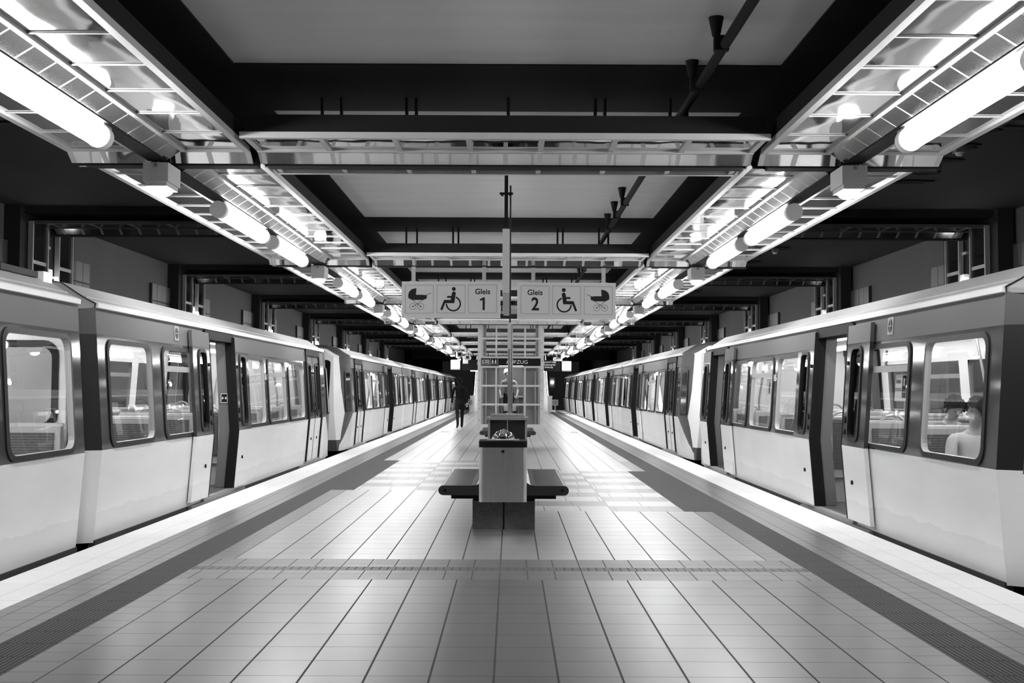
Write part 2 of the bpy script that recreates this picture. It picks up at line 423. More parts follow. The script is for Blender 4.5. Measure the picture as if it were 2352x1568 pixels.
def cross_channel(loc, label, x0=-1.985, x1=1.985):
    t = thing('cross_channel', label, 'cross channel', loc, group='mirrored cross channels under the ceiling beams')
    n = 7; W = x1 - x0
    for s in (-1, 1):
        a, b = sorted((s * .215, s * .70)); MB().box(x0, x1, a, b, .012, .03).build('mirror_panel', m_mir, t)
        f = MB(); a, b = sorted((s * .685, s * .735)); f.box(x0 - .02, x1 + .02, a, b, -.012, .035)
        a, b = sorted((s * .185, s * .222)); f.box(x0, x1, a, b, -.012, .03)
        a, b = sorted((s * .22, s * .69))
        for i in range(n + 1):
            x = x0 + .02 + (W - .04) * i / n; f.box(x - .02, x + .02, a, b, -.006, .01)
        f.build('wing_frame', m_alu, t)
        clipped_strip('mirror_strip', [(s * .2, -.004), (s * .08, -.080)], 0, x0, x1, [x0 + .04 + (W - .08) * i / (2 * n) for i in range(2 * n + 1)], .018, m_stripc, t)
    MB().box(x0 + .05, x1 - .05, -.075, .075, -.095, .12).build('centre_beam', m_black, t)
    MB().box(x0 + .01, x1 - .01, -.72, .72, .032, .17).build('housing', m_black, t)
    for i, x in enumerate((-1.52, -1.36, -.82, -.74, .02, .74, .82, 1.36, 1.5)):
        MB().cyl((x, .1, .17), (x, .1, .51), .014, n=8).cyl((x, .1, .17), (x, .1, .20), .026, n=8).build('hanger_rod', m_black, t)
    return t
cc0 = None
for k in range(0, 8):
    lab = 'mirrored cross channel below the ceiling beam, ' + ('nearest the camera' if k == 0 else f'{nth(k)} beyond the nearest' + (', carrying the two track signs' if k == 1 else ''))
    if k in (4, 5, 6): lab += ', behind the lift shaft'
    loc = (CXO, YC(k), 3.24)
    if cc0 is None: cc0 = cross_channel(loc, lab)
    else: dup(cc0, loc, label=lab)

# tube lamps
def tube_lamp(loc, label):
    t = thing('hanging_tube_lamp', label, 'lamp', loc, group='tube lamps under the light channels')
    L = 1.9; MB().cyl((0, .04, 0), (0, L - .04, 0), .077, n=28).build('tube', m_tube, t, True)
    for y in (0, L):
        MB().cyl((0, y - (.025 if y else .06), 0), (0, y + (.06 if y else .025), 0), .083, n=28).build('end_cap', m_cap, t, True)
    for y in (.05, L + .02):
        MB().box(-.045, .045, y - .06, y + .1, .06, .084).build('bracket', m_alud, t)
    return t
tl0 = None
for s in (-1, 1):
    n = 0
    for k in range(-1, 7):
        for j, dy in enumerate((1.73, 4.2)):
            if k == -1 and j == 0: continue
            n += 1
            lab = f'lit white tube lamp under the {names[s]} light channel, ' + ('nearest the camera, cut by the frame' if n == 1 else f'{ORD[n - 1]} counted from the camera')
            loc = (CXO + s * CHX, YC(k) + dy, 3.065)
            if tl0 is None: tl0 = tube_lamp(loc, lab)
            else: dup(tl0, loc, label=lab)
# box lamps at the crossings
def box_lamp(loc, label):
    t = thing('hanging_box_lamp', label, 'lamp', loc, group='box lamps at the channel crossings')
    h = MB().box(-.1, .1, -.17, .17, -.15, 0).box(-.085, .085, -.155, .155, -.185, -.15)
    h.build('housing', m_lampbox, t)
    MB().ball((0, 0, -.185), .1, 20, .82, 1.45, .55).build('lens', m_lens, t, True)
    MB().box(-.03, .03, -.173, -.170, -.10, -.045).build('rating_plate', m_lampbox, t)
    b = MB().box(-.06, .06, -.12, .12, .0, .012); b.cyl((0, -.14, -.02), (0, -.10, .03), .008, n=8).cyl((0, -.176, -.02), (0, -.165, -.02), .016, n=12)
    b.build('bracket', m_alud, t)
    return t
bl0 = None
for s in (-1, 1):
    for k in range(0, 8):
        lab = f'glowing box lamp at the {names[s]} channel crossing, ' + ('nearest the camera' if k == 0 else f'{ORD[k]} counted from the camera')
        loc = (CXO + s * CHX, YC(k) - .09, 3.132)
        if bl0 is None: bl0 = box_lamp(loc, lab)
        else: dup(bl0, loc, label=lab)

# ------------------------------------------------------------------ wall frames: mast on the wall + channel over the track
m_alud2 = noisy('dim_aluminium', .12, .5, .1, 8.); m_mast = noisy('mast_aluminium', .20, .5, .1, 8., metal=.2); m_mirt = mat('dark_reflector', .13, .16, .9); m_alut = noisy('dark_aluminium', .06, .5, .1, 8., metal=.3)  # header metals: darker base colours than the platform channels' reflector and aluminium
def wall_frame(loc, label):
    """local x runs from the platform side (0) to the wall (3.2); mirrored by turning the frame round"""
    t = thing('wall_frame', label, 'wall frame', loc, group='dark metal frames on the tunnel walls')
    W = 3.14; zt = 3.68
    for s in (-1, 1):
        a, b = sorted((s * .22, s * .73))
        MB().box(W, W + .03, a, b, -.2, zt).build('dark_panel', m_dglass, t)
        f = MB()
        a2, b2 = sorted((s * .72, s * .755)); f.box(W - .03, W + .04, a2, b2, -.2, zt + .02)
        a2, b2 = sorted((s * .19, s * .225)); f.box(W - .03, W + .04, a2, b2, -.2, zt)
        for z in (.4, 1.3, 2.2, 3.13):
            f.box(W - .012, W + .01, a, b, z - .025, z + .025)
        f.build('mast_frame', m_mast, t)
        MB().box(0, W, a, b, zt, zt + .02).build('header_mirror', m_mirt, t)
        h = MB(); a2, b2 = sorted((s * .71, s * .735)); h.box(0, W + .03, a2, b2, zt - .012, zt + .03)
        a2, b2 = sorted((s * .19, s * .22)); h.box(0, W, a2, b2, zt - .012, zt + .03)
        for i in range(6): h.box(.1 + i * .56, .14 + i * .56, a, b, zt - .008, zt + .005)
        h.build('header_frame', m_alut, t)
        clipped_strip('mirror_strip', [(s * .2, zt - .004), (s * .08, zt - .080)], 0, 0, W - .1, [.12 + i * .28 for i in range(11)], .018, m_mirt, t, m_alud2)
    MB().box(W + .16, W + .2, -.2, .2, -.2, zt).box(0, W, -.07, .07, zt - .1, zt + .1).build('dark_core', m_black, t)
    k = MB()
    for z in (1.0, 2.0, 2.62, 3.05, 3.4): k.box(W + .01, W + .06, .03, .2, z - .02, z + .02)
    k.build('mast_rung_frame', m_alud, t)
    MB().box(W - .02, W + .12, .02, .2, 2.94, 3.08).build('lamp_housing', m_lampbox, t)
    MB().ball((W - .07, .0, 2.87), .06, 12, .9, .9, 1.2).cyl((W - .07, .0, 2.9), (W - .07, .0, 2.96), .03, n=10).box(W - .09, W + .1, -.015, .015, 2.955, 2.975).build('bulb', m_bulb, t, True)
    MB().box(W + .05, W + .27, -1.0, 1.0, -.2, 3.9).build('backing', m_black, t)
    return t

wf0 = None
for s in (-1, 1):
    for k in range(0, 8):
        lab = f'dark metal frame up the {names[s]} wall and over the track, ' + ('nearest the camera' if k == 0 else f'{ORD[k]} counted from the camera')
        loc = (-3.68 if s < 0 else 3.62, YC(k), 0)
        rz = pi if s < 0 else 0
        if wf0 is None: wf0 = wall_frame(loc, lab); wf0.rotation_euler = (0, 0, rz)
        else: dup(wf0, loc, rz, lab)
# tile panels on the walls beside each frame
m_wtile = noisy('dark_wall_tile', .042, .5, .2, 3.); m_wjoint = mat('black_joint', .01, .7)
def wall_panel(loc, rz, label, n):
    t = thing('wall_panel', label, 'wall panel', loc, rz, group='dark tiled panels on the walls')
    w = .31 * n; MB().box(0, .045, -w / 2, w / 2, -.2, 3.4).build('backing', m_wjoint, t)
    f = MB()
    for i in range(n):
        for z0, z1 in ((-.2, .6), (.62, 1.42), (1.44, 2.22), (2.24, 3.04), (3.07, 3.39)):
            f.box(.045, .06, -w / 2 + .31 * i + .008, -w / 2 + .31 * (i + 1) - .008, z0, z1)
    f.build('tile_face', m_wtile, t)
    return t
wp = {}
for s in (-1, 1):
    for k in range(0, 8):
        for j, (dy, n) in enumerate(((-1.55, 4), (1.5, 4))):
            lab = f'dark tiled panel on the {names[s]} wall, ' + ('just before' if j == 0 else 'just past') + f' the {"nearest" if k == 0 else ORD[k]} wall frame'
            loc = (-7.1 if s < 0 else 7.08, YC(k) + dy, 0); rz = 0 if s < 0 else pi
            if n not in wp: wp[n] = wall_panel(loc, rz, lab, n)
            else: dup(wp[n], loc, rz, lab)

# pipe with conical hangers under the ceiling on the right
t = thing('ceiling_pipe', 'black pipe with cone hangers running along the grey ceiling right of centre', 'pipe', (1.37, 0, 3.58))
MB().path([(.03, -2, 0), (0, 12, 0), (0, 62, 0)], .034, 12).build('pipe', m_black, t, True)
for y in [5.1, 6.2, 7.3, 8.28, 13.56, 14.58, 15.6, 20.2, 21.2, 22.2, 28, 29, 30]:
    MB().cyl((-.045, y, .06), (-.045, y, .183), .026, .05, 14).box(-.06, .035, y - .025, y + .025, -.037, .06).build('cone_hanger', m_black, t)
# ------------------------------------------------------------------ trains
HW = 1.30; LC = 12.15
def dz(z):
    if z < .79: return .06 * (.79 - z) / .76
    return .085 * (z - .79) / 1.26
def SP(sg, s, z, out=0.): return (sg * (HW - dz(z) + out), s, z)
WINS = [(.21, 1.50, 0), (1.83, 3.10, 1), (5.45, 6.75, 0), (6.97, 8.33, 1), (8.55, 9.90, 0)]
DOORS = [4.2, 10.9]; WZ0, WZ1 = .80, 1.785
def rr(s0, s1, z0, z1, r, n=5):
    pts = []
    for cx, cz, a0 in ((s1 - r, z1 - r, 0), (s0 + r, z1 - r, 90), (s0 + r, z0 + r, 180), (s1 - r, z0 + r, 270)):
        for i in range(n + 1):
            a = R(a0 + 90 * i / n); pts.append((cx + r * cos(a), cz + r * sin(a)))
    return pts
CACHE = {}
def cached(key, fn):
    if key not in CACHE: CACHE[key] = fn()
    return CACHE[key]
def mesh_of(mb, name, m=None, smooth=False):
    o = mb.build(name, m, None, smooth); me = o.data; bpy.data.objects.remove(o); return me
def ring_mesh(sg, s0, s1, z0, z1, r, w, bar, name='window_frame', out=.0, m=None, deep=.03):
    mb = MB(); A = rr(s0, s1, z0, z1, r); B = rr(s0 + w, s1 - w, z0 + w, z1 - w, max(.02, r - w * .6)); n = len(A)
    def V(p, o): return SP(sg, p[0], p[1], out + o)
    vs = [V(p, .012) for p in A] + [V(p, .016) for p in B] + [V(p, -deep) for p in B] + [V(p, -.02) for p in A]
    fs = []; f2 = []
    for i in range(n):
        j = (i + 1) % n
        fs += [(i, j, n + j, n + i), (3 * n + i, 3 * n + j, j, i)]; f2.append((n + i, n + j, 2 * n + j, 2 * n + i))
    mb.use(m or m_wframe).add(vs, fs); b0 = len(mb.v)
    mb.use(m_seatf if deep > .033 else (m or m_wframe)).f += f2; mb.mi += [mb.cur] * len(f2)
    if bar:
        for zz in (1.545,):
            q = [SP(sg, s, z, out + .012) for s, z in ((s0 + w, zz - .03), (s1 - w, zz - .03), (s1 - w, zz + .03), (s0 + w, zz + .03))]
            q2 = [SP(sg, s, z, out - .02) for s, z in ((s0 + w, zz - .03), (s1 - w, zz - .03), (s1 - w, zz + .03), (s0 + w, zz + .03))]
            mb.use(m_alud); mb.add(q + q2, [(0, 1, 2, 3), (4, 5, 6, 7), (0, 1, 5, 4), (2, 3, 7, 6), (1, 2, 6, 5), (3, 0, 4, 7)])
            me = mesh_of(mb, name, None); return me
    return mesh_of(mb, name)
def pane_mesh(sg, s0, s1, z0, z1, r, w, out=0., m=None, name='pane'):
    B = rr(s0 + w - .01, s1 - w + .01, z0 + w - .01, z1 - w + .01, max(.02, r - w * .6))
    return mesh_of(MB().face([SP(sg, p[0], p[1], out - .012) for p in B]), name, m or m_glass)
def shell_mesh(sg, out, m, name):
    W = .038
    sc = sorted(set([0, LC] + [v for a, b, _ in WINS for v in (a + W, b - W)] + [v for c in DOORS for v in (c - .68, c + .68)]))
    zc = [-.02, .03, .30, .79, WZ0 + W, WZ1 - W, 1.815, 1.98, 2.06]
    mb = MB()
    for i in range(len(sc) - 1):
        for j in range(len(zc) - 1):
            s = (sc[i] + sc[i + 1]) / 2; z = (zc[j] + zc[j + 1]) / 2
            if any(a + W < s < b - W for a, b, _ in WINS) and WZ0 + W < z < WZ1 - W: continue
            if any(abs(s - c) < .68 for c in DOORS) and .03 < z < 1.98: continue
            mb.face([SP(sg, a, b, out) for a, b in ((sc[i], zc[j]), (sc[i + 1], zc[j]), (sc[i + 1], zc[j + 1]), (sc[i], zc[j + 1]))])
    return mesh_of(mb, name, m)
LW = .74
def leaf_mesh(sg):
    mb = MB(); sc = [0, .225, .535, LW]; zc = [.045, .79, .87, 1.76, 1.815, 2.0]
    for o in (0., -.04):
        for i in range(3):
            for j in range(5):
                if i == 1 and j in (2,): continue
                mb.face([SP(sg, a, b, o) for a, b in ((sc[i], zc[j]), (sc[i + 1], zc[j]), (sc[i + 1], zc[j + 1]), (sc[i], zc[j + 1]))])
    for a in (0, LW):
        for j in range(5): mb.face([SP(sg, a, zc[j], 0), SP(sg, a, zc[j + 1], 0), SP(sg, a, zc[j + 1], -.04), SP(sg, a, zc[j], -.04)])
    for z in (zc[0], zc[-1]): mb.face([SP(sg, 0, z, 0), SP(sg, LW, z, 0), SP(sg, LW, z, -.04), SP(sg, 0, z, -.04)])
    return mesh_of(mb, 'door_leaf', m_body)
def leaf_edge(sg, s):
    mb = MB(); z = [.045, .79, 2.0]
    for a, b in zip(z, z[1:]):
        mb.add([SP(sg, s + ds, zz, o) for zz in (a, b) for ds in (-.012, .012) for o in (.004, -.045)],
               [(0, 1, 3, 2), (4, 5, 7, 6), (0, 1, 5, 4), (2, 3, 7, 6), (0, 2, 6, 4), (1, 3, 7, 5)])
    return mesh_of(mb, 'rubber_edge', m_rubber)
ROOF = [(HW - .078, 2.05), (HW - .072, 2.088), (HW - .18, 2.145), (HW - .38, 2.275), (HW - .62, 2.325), (.35, 2.345), (0, 2.355)]
ROOFP = ROOF + [(-x, z) for x, z in ROOF[-2::-1]]
def nose_inset(s):
    k = [(12.15, 0), (12.6, .02), (12.95, .07), (13.2, .15), (13.38, .25)]
    for (a, b), (c, d) in zip(k, k[1:]):
        if s <= c: return b + (d - b) * max(0, s - a) / (c - a)
    return .25
def nose_pt(x, z, s):
    """a point of the car's cross-section carried to section s of the cab"""
    i = nose_inset(s) * (.45 + .55 * min(1., max(0., z / .8))); t = (s - 12.15) / 1.23
    sx = 1 - i / HW
    rake = .30 * max(0, z - .75) / 1.3 * max(0, t) ** 1.5
    drop = .10 * t * t * max(0, z - 1.9) / .45
    return (x * sx, s - rake, z - drop)
SEC = [(HW - .06, -.02), (HW - .06, .03), (HW - .03, .4), (HW, .79), (HW - .045, 1.42), (HW - .085, 2.05)] + ROOF[1:]
SECF = SEC + [(-x, z) for x, z in SEC[-2::-1]]
def nose_mesh():
    ss = [12.15, 12.4, 12.65, 12.95, 13.2, 13.38]; n = len(SECF); vs = []; fs = []
    for s in ss: vs += [nose_pt(x, z, s) for x, z in SECF]
    for a in range(len(ss) - 1):
        for i in range(n - 1): fs.append((a * n + i, a * n + i + 1, (a + 1) * n + i + 1, (a + 1) * n + i))
    b = (len(ss) - 1) * n
    for i in range(n // 2):
        fs.append((b + i, b + i + 1, b + n - 2 - i, b + n - 1 - i))
    return mesh_of(MB().add(vs, fs), 'cab_nose', m_nose, True)
def seat_mesh():
    m = MB(); m.use(m_seatf); W = .44
    m.prism([(-.02, .36), (.03, .36), (-.05, 1.02), (-.09, 1.02), (-.10, .98)], 0, -W, W)      # back, in (y,z)
    m.box(-W, W, -.02, .42, .33, .38).box(-W, W, .05, .14, .04, .33)
    for x in (-W, W): m.cyl((x, -.06, .42), (x, -.12, 1.0), .025, n=8)
    m.cyl((-W, -.115, 1.02), (W, -.115, 1.02), .028, n=8)
    return mesh_of(m, 'seat', None)
def seat_cloth(): 
    m = MB().prism([(.04, .42), (.075, .44), (-.03, .97), (-.055, .96)], 0, -.39, .39).prism([(-.03, .44), (-.06, .44), (-.135, .96), (-.105, .97)], 0, -.39, .39)
    return mesh_of(m, 'backrest_cloth', m_moq)
def seat_cush(): return mesh_of(MB().prism([(.02, .38), (.42, .385), (.44, .43), (.40, .455), (.02, .445)], 0, -.41, .41), 'cushion', m_moq)
def make_car(label, loc, rz, kind, opens, seats=True, group=None, number=None, lamps=True):
    """kind 'cab' or 'mid'; opens: set of (side, door index, shift) standing open"""
    t = thing('train_car', label, 'train car', loc, rz, group)
    P = lambda nm, me, par=t, lc=None, rt=None: put(nm, me, par, lc, rt)
    for sg in (-1, 1):
        P('side_wall', cached(('sh', sg), lambda: shell_mesh(sg, 0, m_body, 'side_wall')))
        P('inner_lining', cached(('ln', sg), lambda: shell_mesh(sg, -.034, m_inwall, 'inner_lining')))
        for i, (a, b, bar) in enumerate(WINS):
            f = P('window_frame', cached(('wf', sg, i), lambda: ring_mesh(sg, a, b, WZ0, WZ1, .12, .043, bar, deep=.036)))
            P('pane', cached(('wp', sg, i), lambda: pane_mesh(sg, a, b, WZ0, WZ1, .12, .043)), f)
        for d, c in enumerate(DOORS):
            op = (sg, d) in opens
            for e in (-1, 1):
                s0 = (c - LW if e < 0 else c) + (e * .62 if op else 0)
                out = .055 if op else .006
                L = P('door_leaf', cached(('lf', sg), lambda: leaf_mesh(sg)), t, (sg * out, s0, 0))
                P('window_frame', cached(('lw', sg), lambda: ring_mesh(sg, .195, .565, .835, 1.795, .10, .038, False)), L)
                P('pane', cached(('lp', sg), lambda: pane_mesh(sg, .195, .565, .835, 1.795, .10, .038, m=m_glassd)), L)
                P('rubber_edge', cached(('le', sg, e), lambda: leaf_edge(sg, LW if e < 0 else 0)), L)
                def bt(nm, xx, z, r): return mesh_of(MB().cyl(SP(sg, xx, z, -.002), SP(sg, xx, z, .014), r, n=14), nm, m_rubber)
                xx = LW - .09 if e < 0 else .09
                for nm, x_, z_, r_ in (('door_button', xx, 1.05, .035), ('door_button', xx, .93, .028), ('door_reader', xx, 1.62, .022), ('key_hole', LW * .62 if e < 0 else LW * .4, .43, .022))[:4 if seats else 1]:
                    P(nm, cached(('bt', sg, e, z_), lambda: bt(nm, x_, z_, r_)), L)
            def fr():
                m = MB()
                for e in (-1, 1):
                    a, b = sorted((c + e * .62, c + e * .70))
                    for z0, z1 in ((.03, .79), (.79, 2.03)):
                        p = [SP(sg, 0, z0, .03)[::2], SP(sg, 0, z1, .03)[::2], SP(sg, 0, z1, -.07)[::2], SP(sg, 0, z0, -.07)[::2]]
                        m.prism(p, 1, a, b)
                p = [SP(sg, 0, 1.93, .03)[::2], SP(sg, 0, 2.04, .03)[::2], SP(sg, 0, 2.04, -.22)[::2], SP(sg, 0, 1.93, -.22)[::2]]
                m.prism(p, 1, c - .64, c + .64); return mesh_of(m, 'door_frame', m_rubber)
            P('door_frame', cached(('df', sg, d), fr))
            def pl(e):
                m = MB()
                for _ in (0,):
                    a, b = sorted((c + e * .64, c + e * .69))
                    for z0, z1 in ((.05, .79), (.79, 1.98)):
                        m.prism([SP(sg, 0, z0, -.07)[::2], SP(sg, 0, z1, -.07)[::2], SP(sg, 0, z1, -.20)[::2], SP(sg, 0, z0, -.20)[::2]], 1, a, b)
                return mesh_of(m, 'door_pillar', m_jamb)
            for e in (-1, 1): P('door_pillar', cached(('dp', sg, d, e), lambda: pl(e)))
            P('door_sill', cached(('ds', sg, d), lambda: mesh_of(MB().box(*sorted((sg * (HW - .02), sg * (HW - .30))), c - .75, c + .75, .0, .04)
                              .box(*sorted((sg * (HW - .01), sg * (HW - .1))), c - 1.3, c + 1.3, -.06, .0), 'door_sill', m_alud)))
            def rl(e):
                m = MB()
                for _ in (0,):
                    y = c + e * .86; x = sg * (HW - .52)
                    m.path([(x, y, .05), (x, y, 1.2), (x - sg * .12, y + e * .05, 2.0)], .017, 8)
                    m.path([(x, y, .75), (x, y, 1.0)] + [(x + sg * .13 - sg * .13 * cos(a), y, 1.0 + .10 * sin(a)) for a in (.5, 1., 1.57, 2.1, 2.7)] + [(x + sg * .26, y, .95), (x + sg * .26, y, .5)], .015, 8)
                return mesh_of(m, 'grab_rail', m_rail, True)
            for e in (-1, 1): P('grab_rail', cached(('gr', sg, d, e), lambda: rl(e)))
        if kind == 'cab' or True:
            def em():
                m = MB(); m.use(m_alud); s = 2.42
                q = [SP(sg, s + a, z, o) for o in (.001, .006) for a, z in ((-.075, 1.86), (.075, 1.86), (.075, 2.02), (-.075, 2.02))]
                m.add(q, [(0, 1, 2, 3), (4, 5, 6, 7), (0, 1, 5, 4), (1, 2, 6, 5), (2, 3, 7, 6), (3, 0, 4, 7)])
                m.use(m_ink); z = 1.94
                m.face([SP(sg, s + .055 * cos(2 * pi * i / 24), z + .065 * sin(2 * pi * i / 24), .0075) for i in range(24)])
                m.use(m_alud)
                for q in ([(-.052, z - .004), (.052, z - .004), (.052, z + .004), (-.052, z + .004)], [(-.006, z - .062), (.006, z - .062), (.006, z + .062), (-.006, z + .062)]):
                    m.face([SP(sg, s + a, b, .0085) for a, b in q])
                return mesh_of(m, 'emblem_plate', None)
            P('emblem_plate', cached(('em', sg), em))
        P('status_lamp', cached(('sl', sg), lambda: mesh_of(MB().ball(SP(sg, 8.44, 1.72, .015), .035, 12), 'status_lamp', m_bulb, True)))
    ztop = 12.15 if kind == 'cab' else 12.42
    P('roof', cached(('rf', kind), lambda: mesh_of(MB().sheet(ROOFP, 1, -.02, ztop).box(HW - .19, HW - .172, 0, ztop, 2.142, 2.153).box(-HW + .172, -HW + .19, 0, ztop, 2.142, 2.153), 'roof', m_roof)))
    for x in (-1, 1): P('gutter', cached(('gt', x), lambda: mesh_of(MB().prism([(x * (HW - .084), 2.045), (x * (HW - .060), 2.05), (x * (HW - .058), 2.09), (x * (HW - .10), 2.108)], 1, 0, 12.2), 'gutter', m_gut)))
    if kind == 'mid':
        P('end_panel', cached(('ep2', 1), lambda: mesh_of(MB().sheet([SP(1, 0, z)[::2] for z in (-.02, .03, .79, 2.06)], 1, LC, 12.42).sheet([SP(-1, 0, z)[::2] for z in (-.02, .03, .79, 2.06)], 1, LC, 12.42), 'end_panel', m_body)))
    def ends():
        m = MB(); zs = (-.02, .03, .79, 2.05)
        for s, d in ([(0, -1)] if kind == 'cab' else [(0, -1), (12.42, 1)]):
            for sg in (-1, 1):                          # chamfered corners, then the flat end
                for a, b in zip(zs, zs[1:]): m.face([SP(sg, s, a), SP(sg, s, b), (sg * (HW - dz(b) - .22), s + d * .14, b), (sg * (HW - dz(a) - .22), s + d * .14, a)])
            m.face([(HW - dz(z) - .22, s + d * .14, z) for z in zs] + [(-(HW - dz(z) - .22), s + d * .14, z) for z in zs[::-1]])
            m.face([(x, s, z) for x, z in ROOFP])
        return mesh_of(m, 'end_wall', m_end)
    P('end_wall', cached(('ew', kind), ends))
    P('gangway_bellows', cached(('gb', 1), lambda: mesh_of(MB().box(-.72, .72, -.205, -.145, .02, 2.0), 'gangway_bellows', m_under)))
    RF = [(x * .965, z - .02) for x, z in ROOFP]
    def fairing():
        m = MB(); n = len(ROOFP); a = [(x * .80, -.20, z - .03) for x, z in ROOFP]; b = [(x * .985, -.003, z - .004) for x, z in ROOFP]
        m.add(a + b, [(i, i + 1, n + i + 1, n + i) for i in range(n - 1)] + [tuple(range(n)), (0, n, 2 * n - 1, n - 1)])
        return mesh_of(m, 'roof_fairing', m_roof)
    P('roof_fairing', cached(('rfa', 1), fairing))
    def lining_end():
        m = MB(); m.use(m_inwall); w = HW - .14
        m.box(-w, w, .05, .08, .04, 2.05)
        m.use(m_wframe)
        for cx in (-.8, .8):
            A = rr(cx - .30, cx + .30, .98, 1.74, .13); B = rr(cx - .24, cx + .24, 1.04, 1.68, .09); n = len(A)
            m.add([(x, .088, z) for x, z in A] + [(x, .088, z) for x, z in B], [(i, (i + 1) % n, n + (i + 1) % n, n + i) for i in range(n)])
        m.use(m_seatf)
        for cx in (-.8, .8): m.face([(x, .086, z) for x, z in rr(cx - .24, cx + .24, 1.04, 1.68, .09)])
        return mesh_of(m, 'end_partition', None)
    P('end_partition', cached(('le', 1), lining_end))
    P('end_partition', cached(('le2', kind), lambda: mesh_of(MB().box(-HW + .14, HW - .14, *((11.95, 11.98) if kind == 'cab' else (12.3, 12.33)), .04, 2.05), 'end_partition', m_inwall)))
    for x in (-1, 1): P('skirt_rail', cached(('sk', x), lambda: mesh_of(MB().cyl((x * (HW - .085), .02, -.055), (x * (HW - .085), 12.1, -.055), .035, n=12), 'skirt_rail', m_alud, True)))
    P('car_floor', cached(('cf', 1), lambda: mesh_of(MB().box(-HW + .08, HW - .08, .02, 12.3 if kind == 'mid' else 12.1, -.02, .04), 'car_floor', m_infloor)))
    P('car_ceiling', cached(('cc', 1), lambda: mesh_of(MB().face([(-HW + .1, .02, 2.03), (HW - .1, .02, 2.03), (HW - .1, 12.1, 2.03), (-HW + .1, 12.1, 2.03)]), 'car_ceiling', m_inwall)))
    if lamps:
        for x in (-.55, .55): P('ceiling_lamp', cached(('cl', x), lambda: mesh_of(MB().box(x - .07, x + .07, .3, 11.8, 1.985, 2.02), 'ceiling_lamp', m_carlamp)))
    P('underframe', cached(('uf', 1), lambda: mesh_of(MB().box(-HW + .08, HW - .08, .15, 12.1, -1.0, -.025)
       .box(HW - .10, HW - .05, .0, 12.1, -.06, .0).box(-HW + .05, -HW + .10, .0, 12.1, -.06, .0), 'underframe', m_under)))
    if kind == 'cab':
        P('cab_nose', cached('nose', nose_mesh))
        def ws():
            pts = []
            for x, z in rr(-.93, .93, .86, 1.99, .1, 4):
                q = nose_pt(x * HW / (HW - .25), z, 13.38); pts.append((q[0], q[1] + .012, q[2]))
            m = MB(); m.face(pts); return mesh_of(m, 'windscreen', m_dglass)
        P('windscreen', cached('ws', ws))
        for sg in (-1, 1):
            def cw():
                m = MB(); m.use(m_wframe); o = rr(12.38, 12.92, .83, 1.74, .07, 3); b = rr(12.42, 12.88, .87, 1.70, .05, 3)
                def V(p, k):
                    q = nose_pt(HW - dz(p[1]) + k, p[1], p[0]); return (sg * q[0], q[1], q[2])
                n = len(o); m.add([V(p, .02) for p in o] + [V(p, .026) for p in b], [(i, (i + 1) % n, n + (i + 1) % n, n + i) for i in range(n)])
                m.use(m_dglass); m.face([V(p, .022) for p in b]); return mesh_of(m, 'cab_window', None)
            P('cab_window', cached(('cw', sg), cw))
            def hl():
                q = nose_pt(sg * .95, .5, 13.38); return mesh_of(MB().cyl((q[0], q[1] - .02, q[2]), (q[0], q[1] + .02, q[2]), .09, n=16), 'headlamp', m_dglass)
            P('headlamp', cached(('hl', sg), hl))
        P('coupler', cached('cp', lambda: mesh_of(MB().box(-.55, .55, 13.2, 13.5, -.5, .02).box(-.12, .12, 13.3, 13.66, -.55, -.3), 'coupler', m_under)))
    if seats:
        me = cached('seat', seat_mesh); mc = cached('cloth', seat_cloth); mu = cached('cush', seat_cush)
        for s, f in ((.30, 1), (1.72, -1), (1.98, 1), (3.22, -1), (5.28, 1), (6.80, -1), (6.98, 1), (8.36, -1), (8.56, 1), (9.95, -1)):
            for x in (-.75, .75):
                o = P('seat', me, t, (x, s, 0), (0, 0, 0 if f > 0 else pi)); P('backrest_cloth', mc, o); P('cushion', mu, o)
    if number:
        for sg in (-1, 1):
            p = SP(sg, 6.86, 1.50, .004)
            text(number, .13, m_white, t, p, (pi / 2, 0, pi / 2 if sg > 0 else -pi / 2), 'car_number', sx=.85)
    return t
GL, GR = 'cars of the train standing at the left platform', 'cars of the train standing at the right platform'
XLT, XRT = -3.60 - HW, 3.43 + HW
# left train
make_car('nearest car on the left, cut by the left edge of the photo', (XLT, 9.66, 0), pi, 'mid', set(), True, GL)
carB = make_car('left car with one half-open door, seen whole between the nearest car and a cab front', (XLT, 10.07, 0), 0, 'cab', {(1, 0)}, True, GL, '108-1')
make_car('left car with a pale cab front and diagonal paint edge, facing the camera', (XLT, 38.2, 0), pi, 'cab', {(-1, 0)}, True, GL, '108-4')
for i, (y, op) in enumerate(((38.62, {(1, 1)}), (51.5, {(1, 0), (1, 1)}), (64.4, {(1, 0)}))):
    make_car(f'far left car, {ORD[i]} behind the pale cab-fronted one', (XLT, y, 0), 0, 'mid', op, False, GL)
m = MB(); m.use(m_under).box(-.98, -.70, .26, .95, 2.25, 2.30); m.use(m_cap).box(-1.0, -.8, .02, .2, 2.18, 2.31); m.build('roof_unit', None, bpy.data.objects['train_car'])
# right train
make_car('nearest car on the right, only its end showing at the right edge of the photo', (XRT, 7.64, 0), pi, 'mid', set(), False, GR)
carR = make_car('right car with two open doors and passengers behind its nearest window', (XRT, 8.06, 0), 0, 'cab', {(-1, 0), (-1, 1)}, True, GR, '165-1')
make_car('right car with a white cab front and diagonal paint edge, facing the camera', (XRT, 35.5, 0), pi, 'cab', {(1, 0)}, True, GR, '165-4')
for i, (y, op) in enumerate(((35.92, {(-1, 0), (-1, 1)}), (48.8, {(-1, 0), (-1, 1)}), (61.7, {(-1, 0)}))):
    make_car(f'far right car, {ORD[i]} behind the white cab-fronted one', (XRT, y, 0), 0, 'mid', op, False, GR)
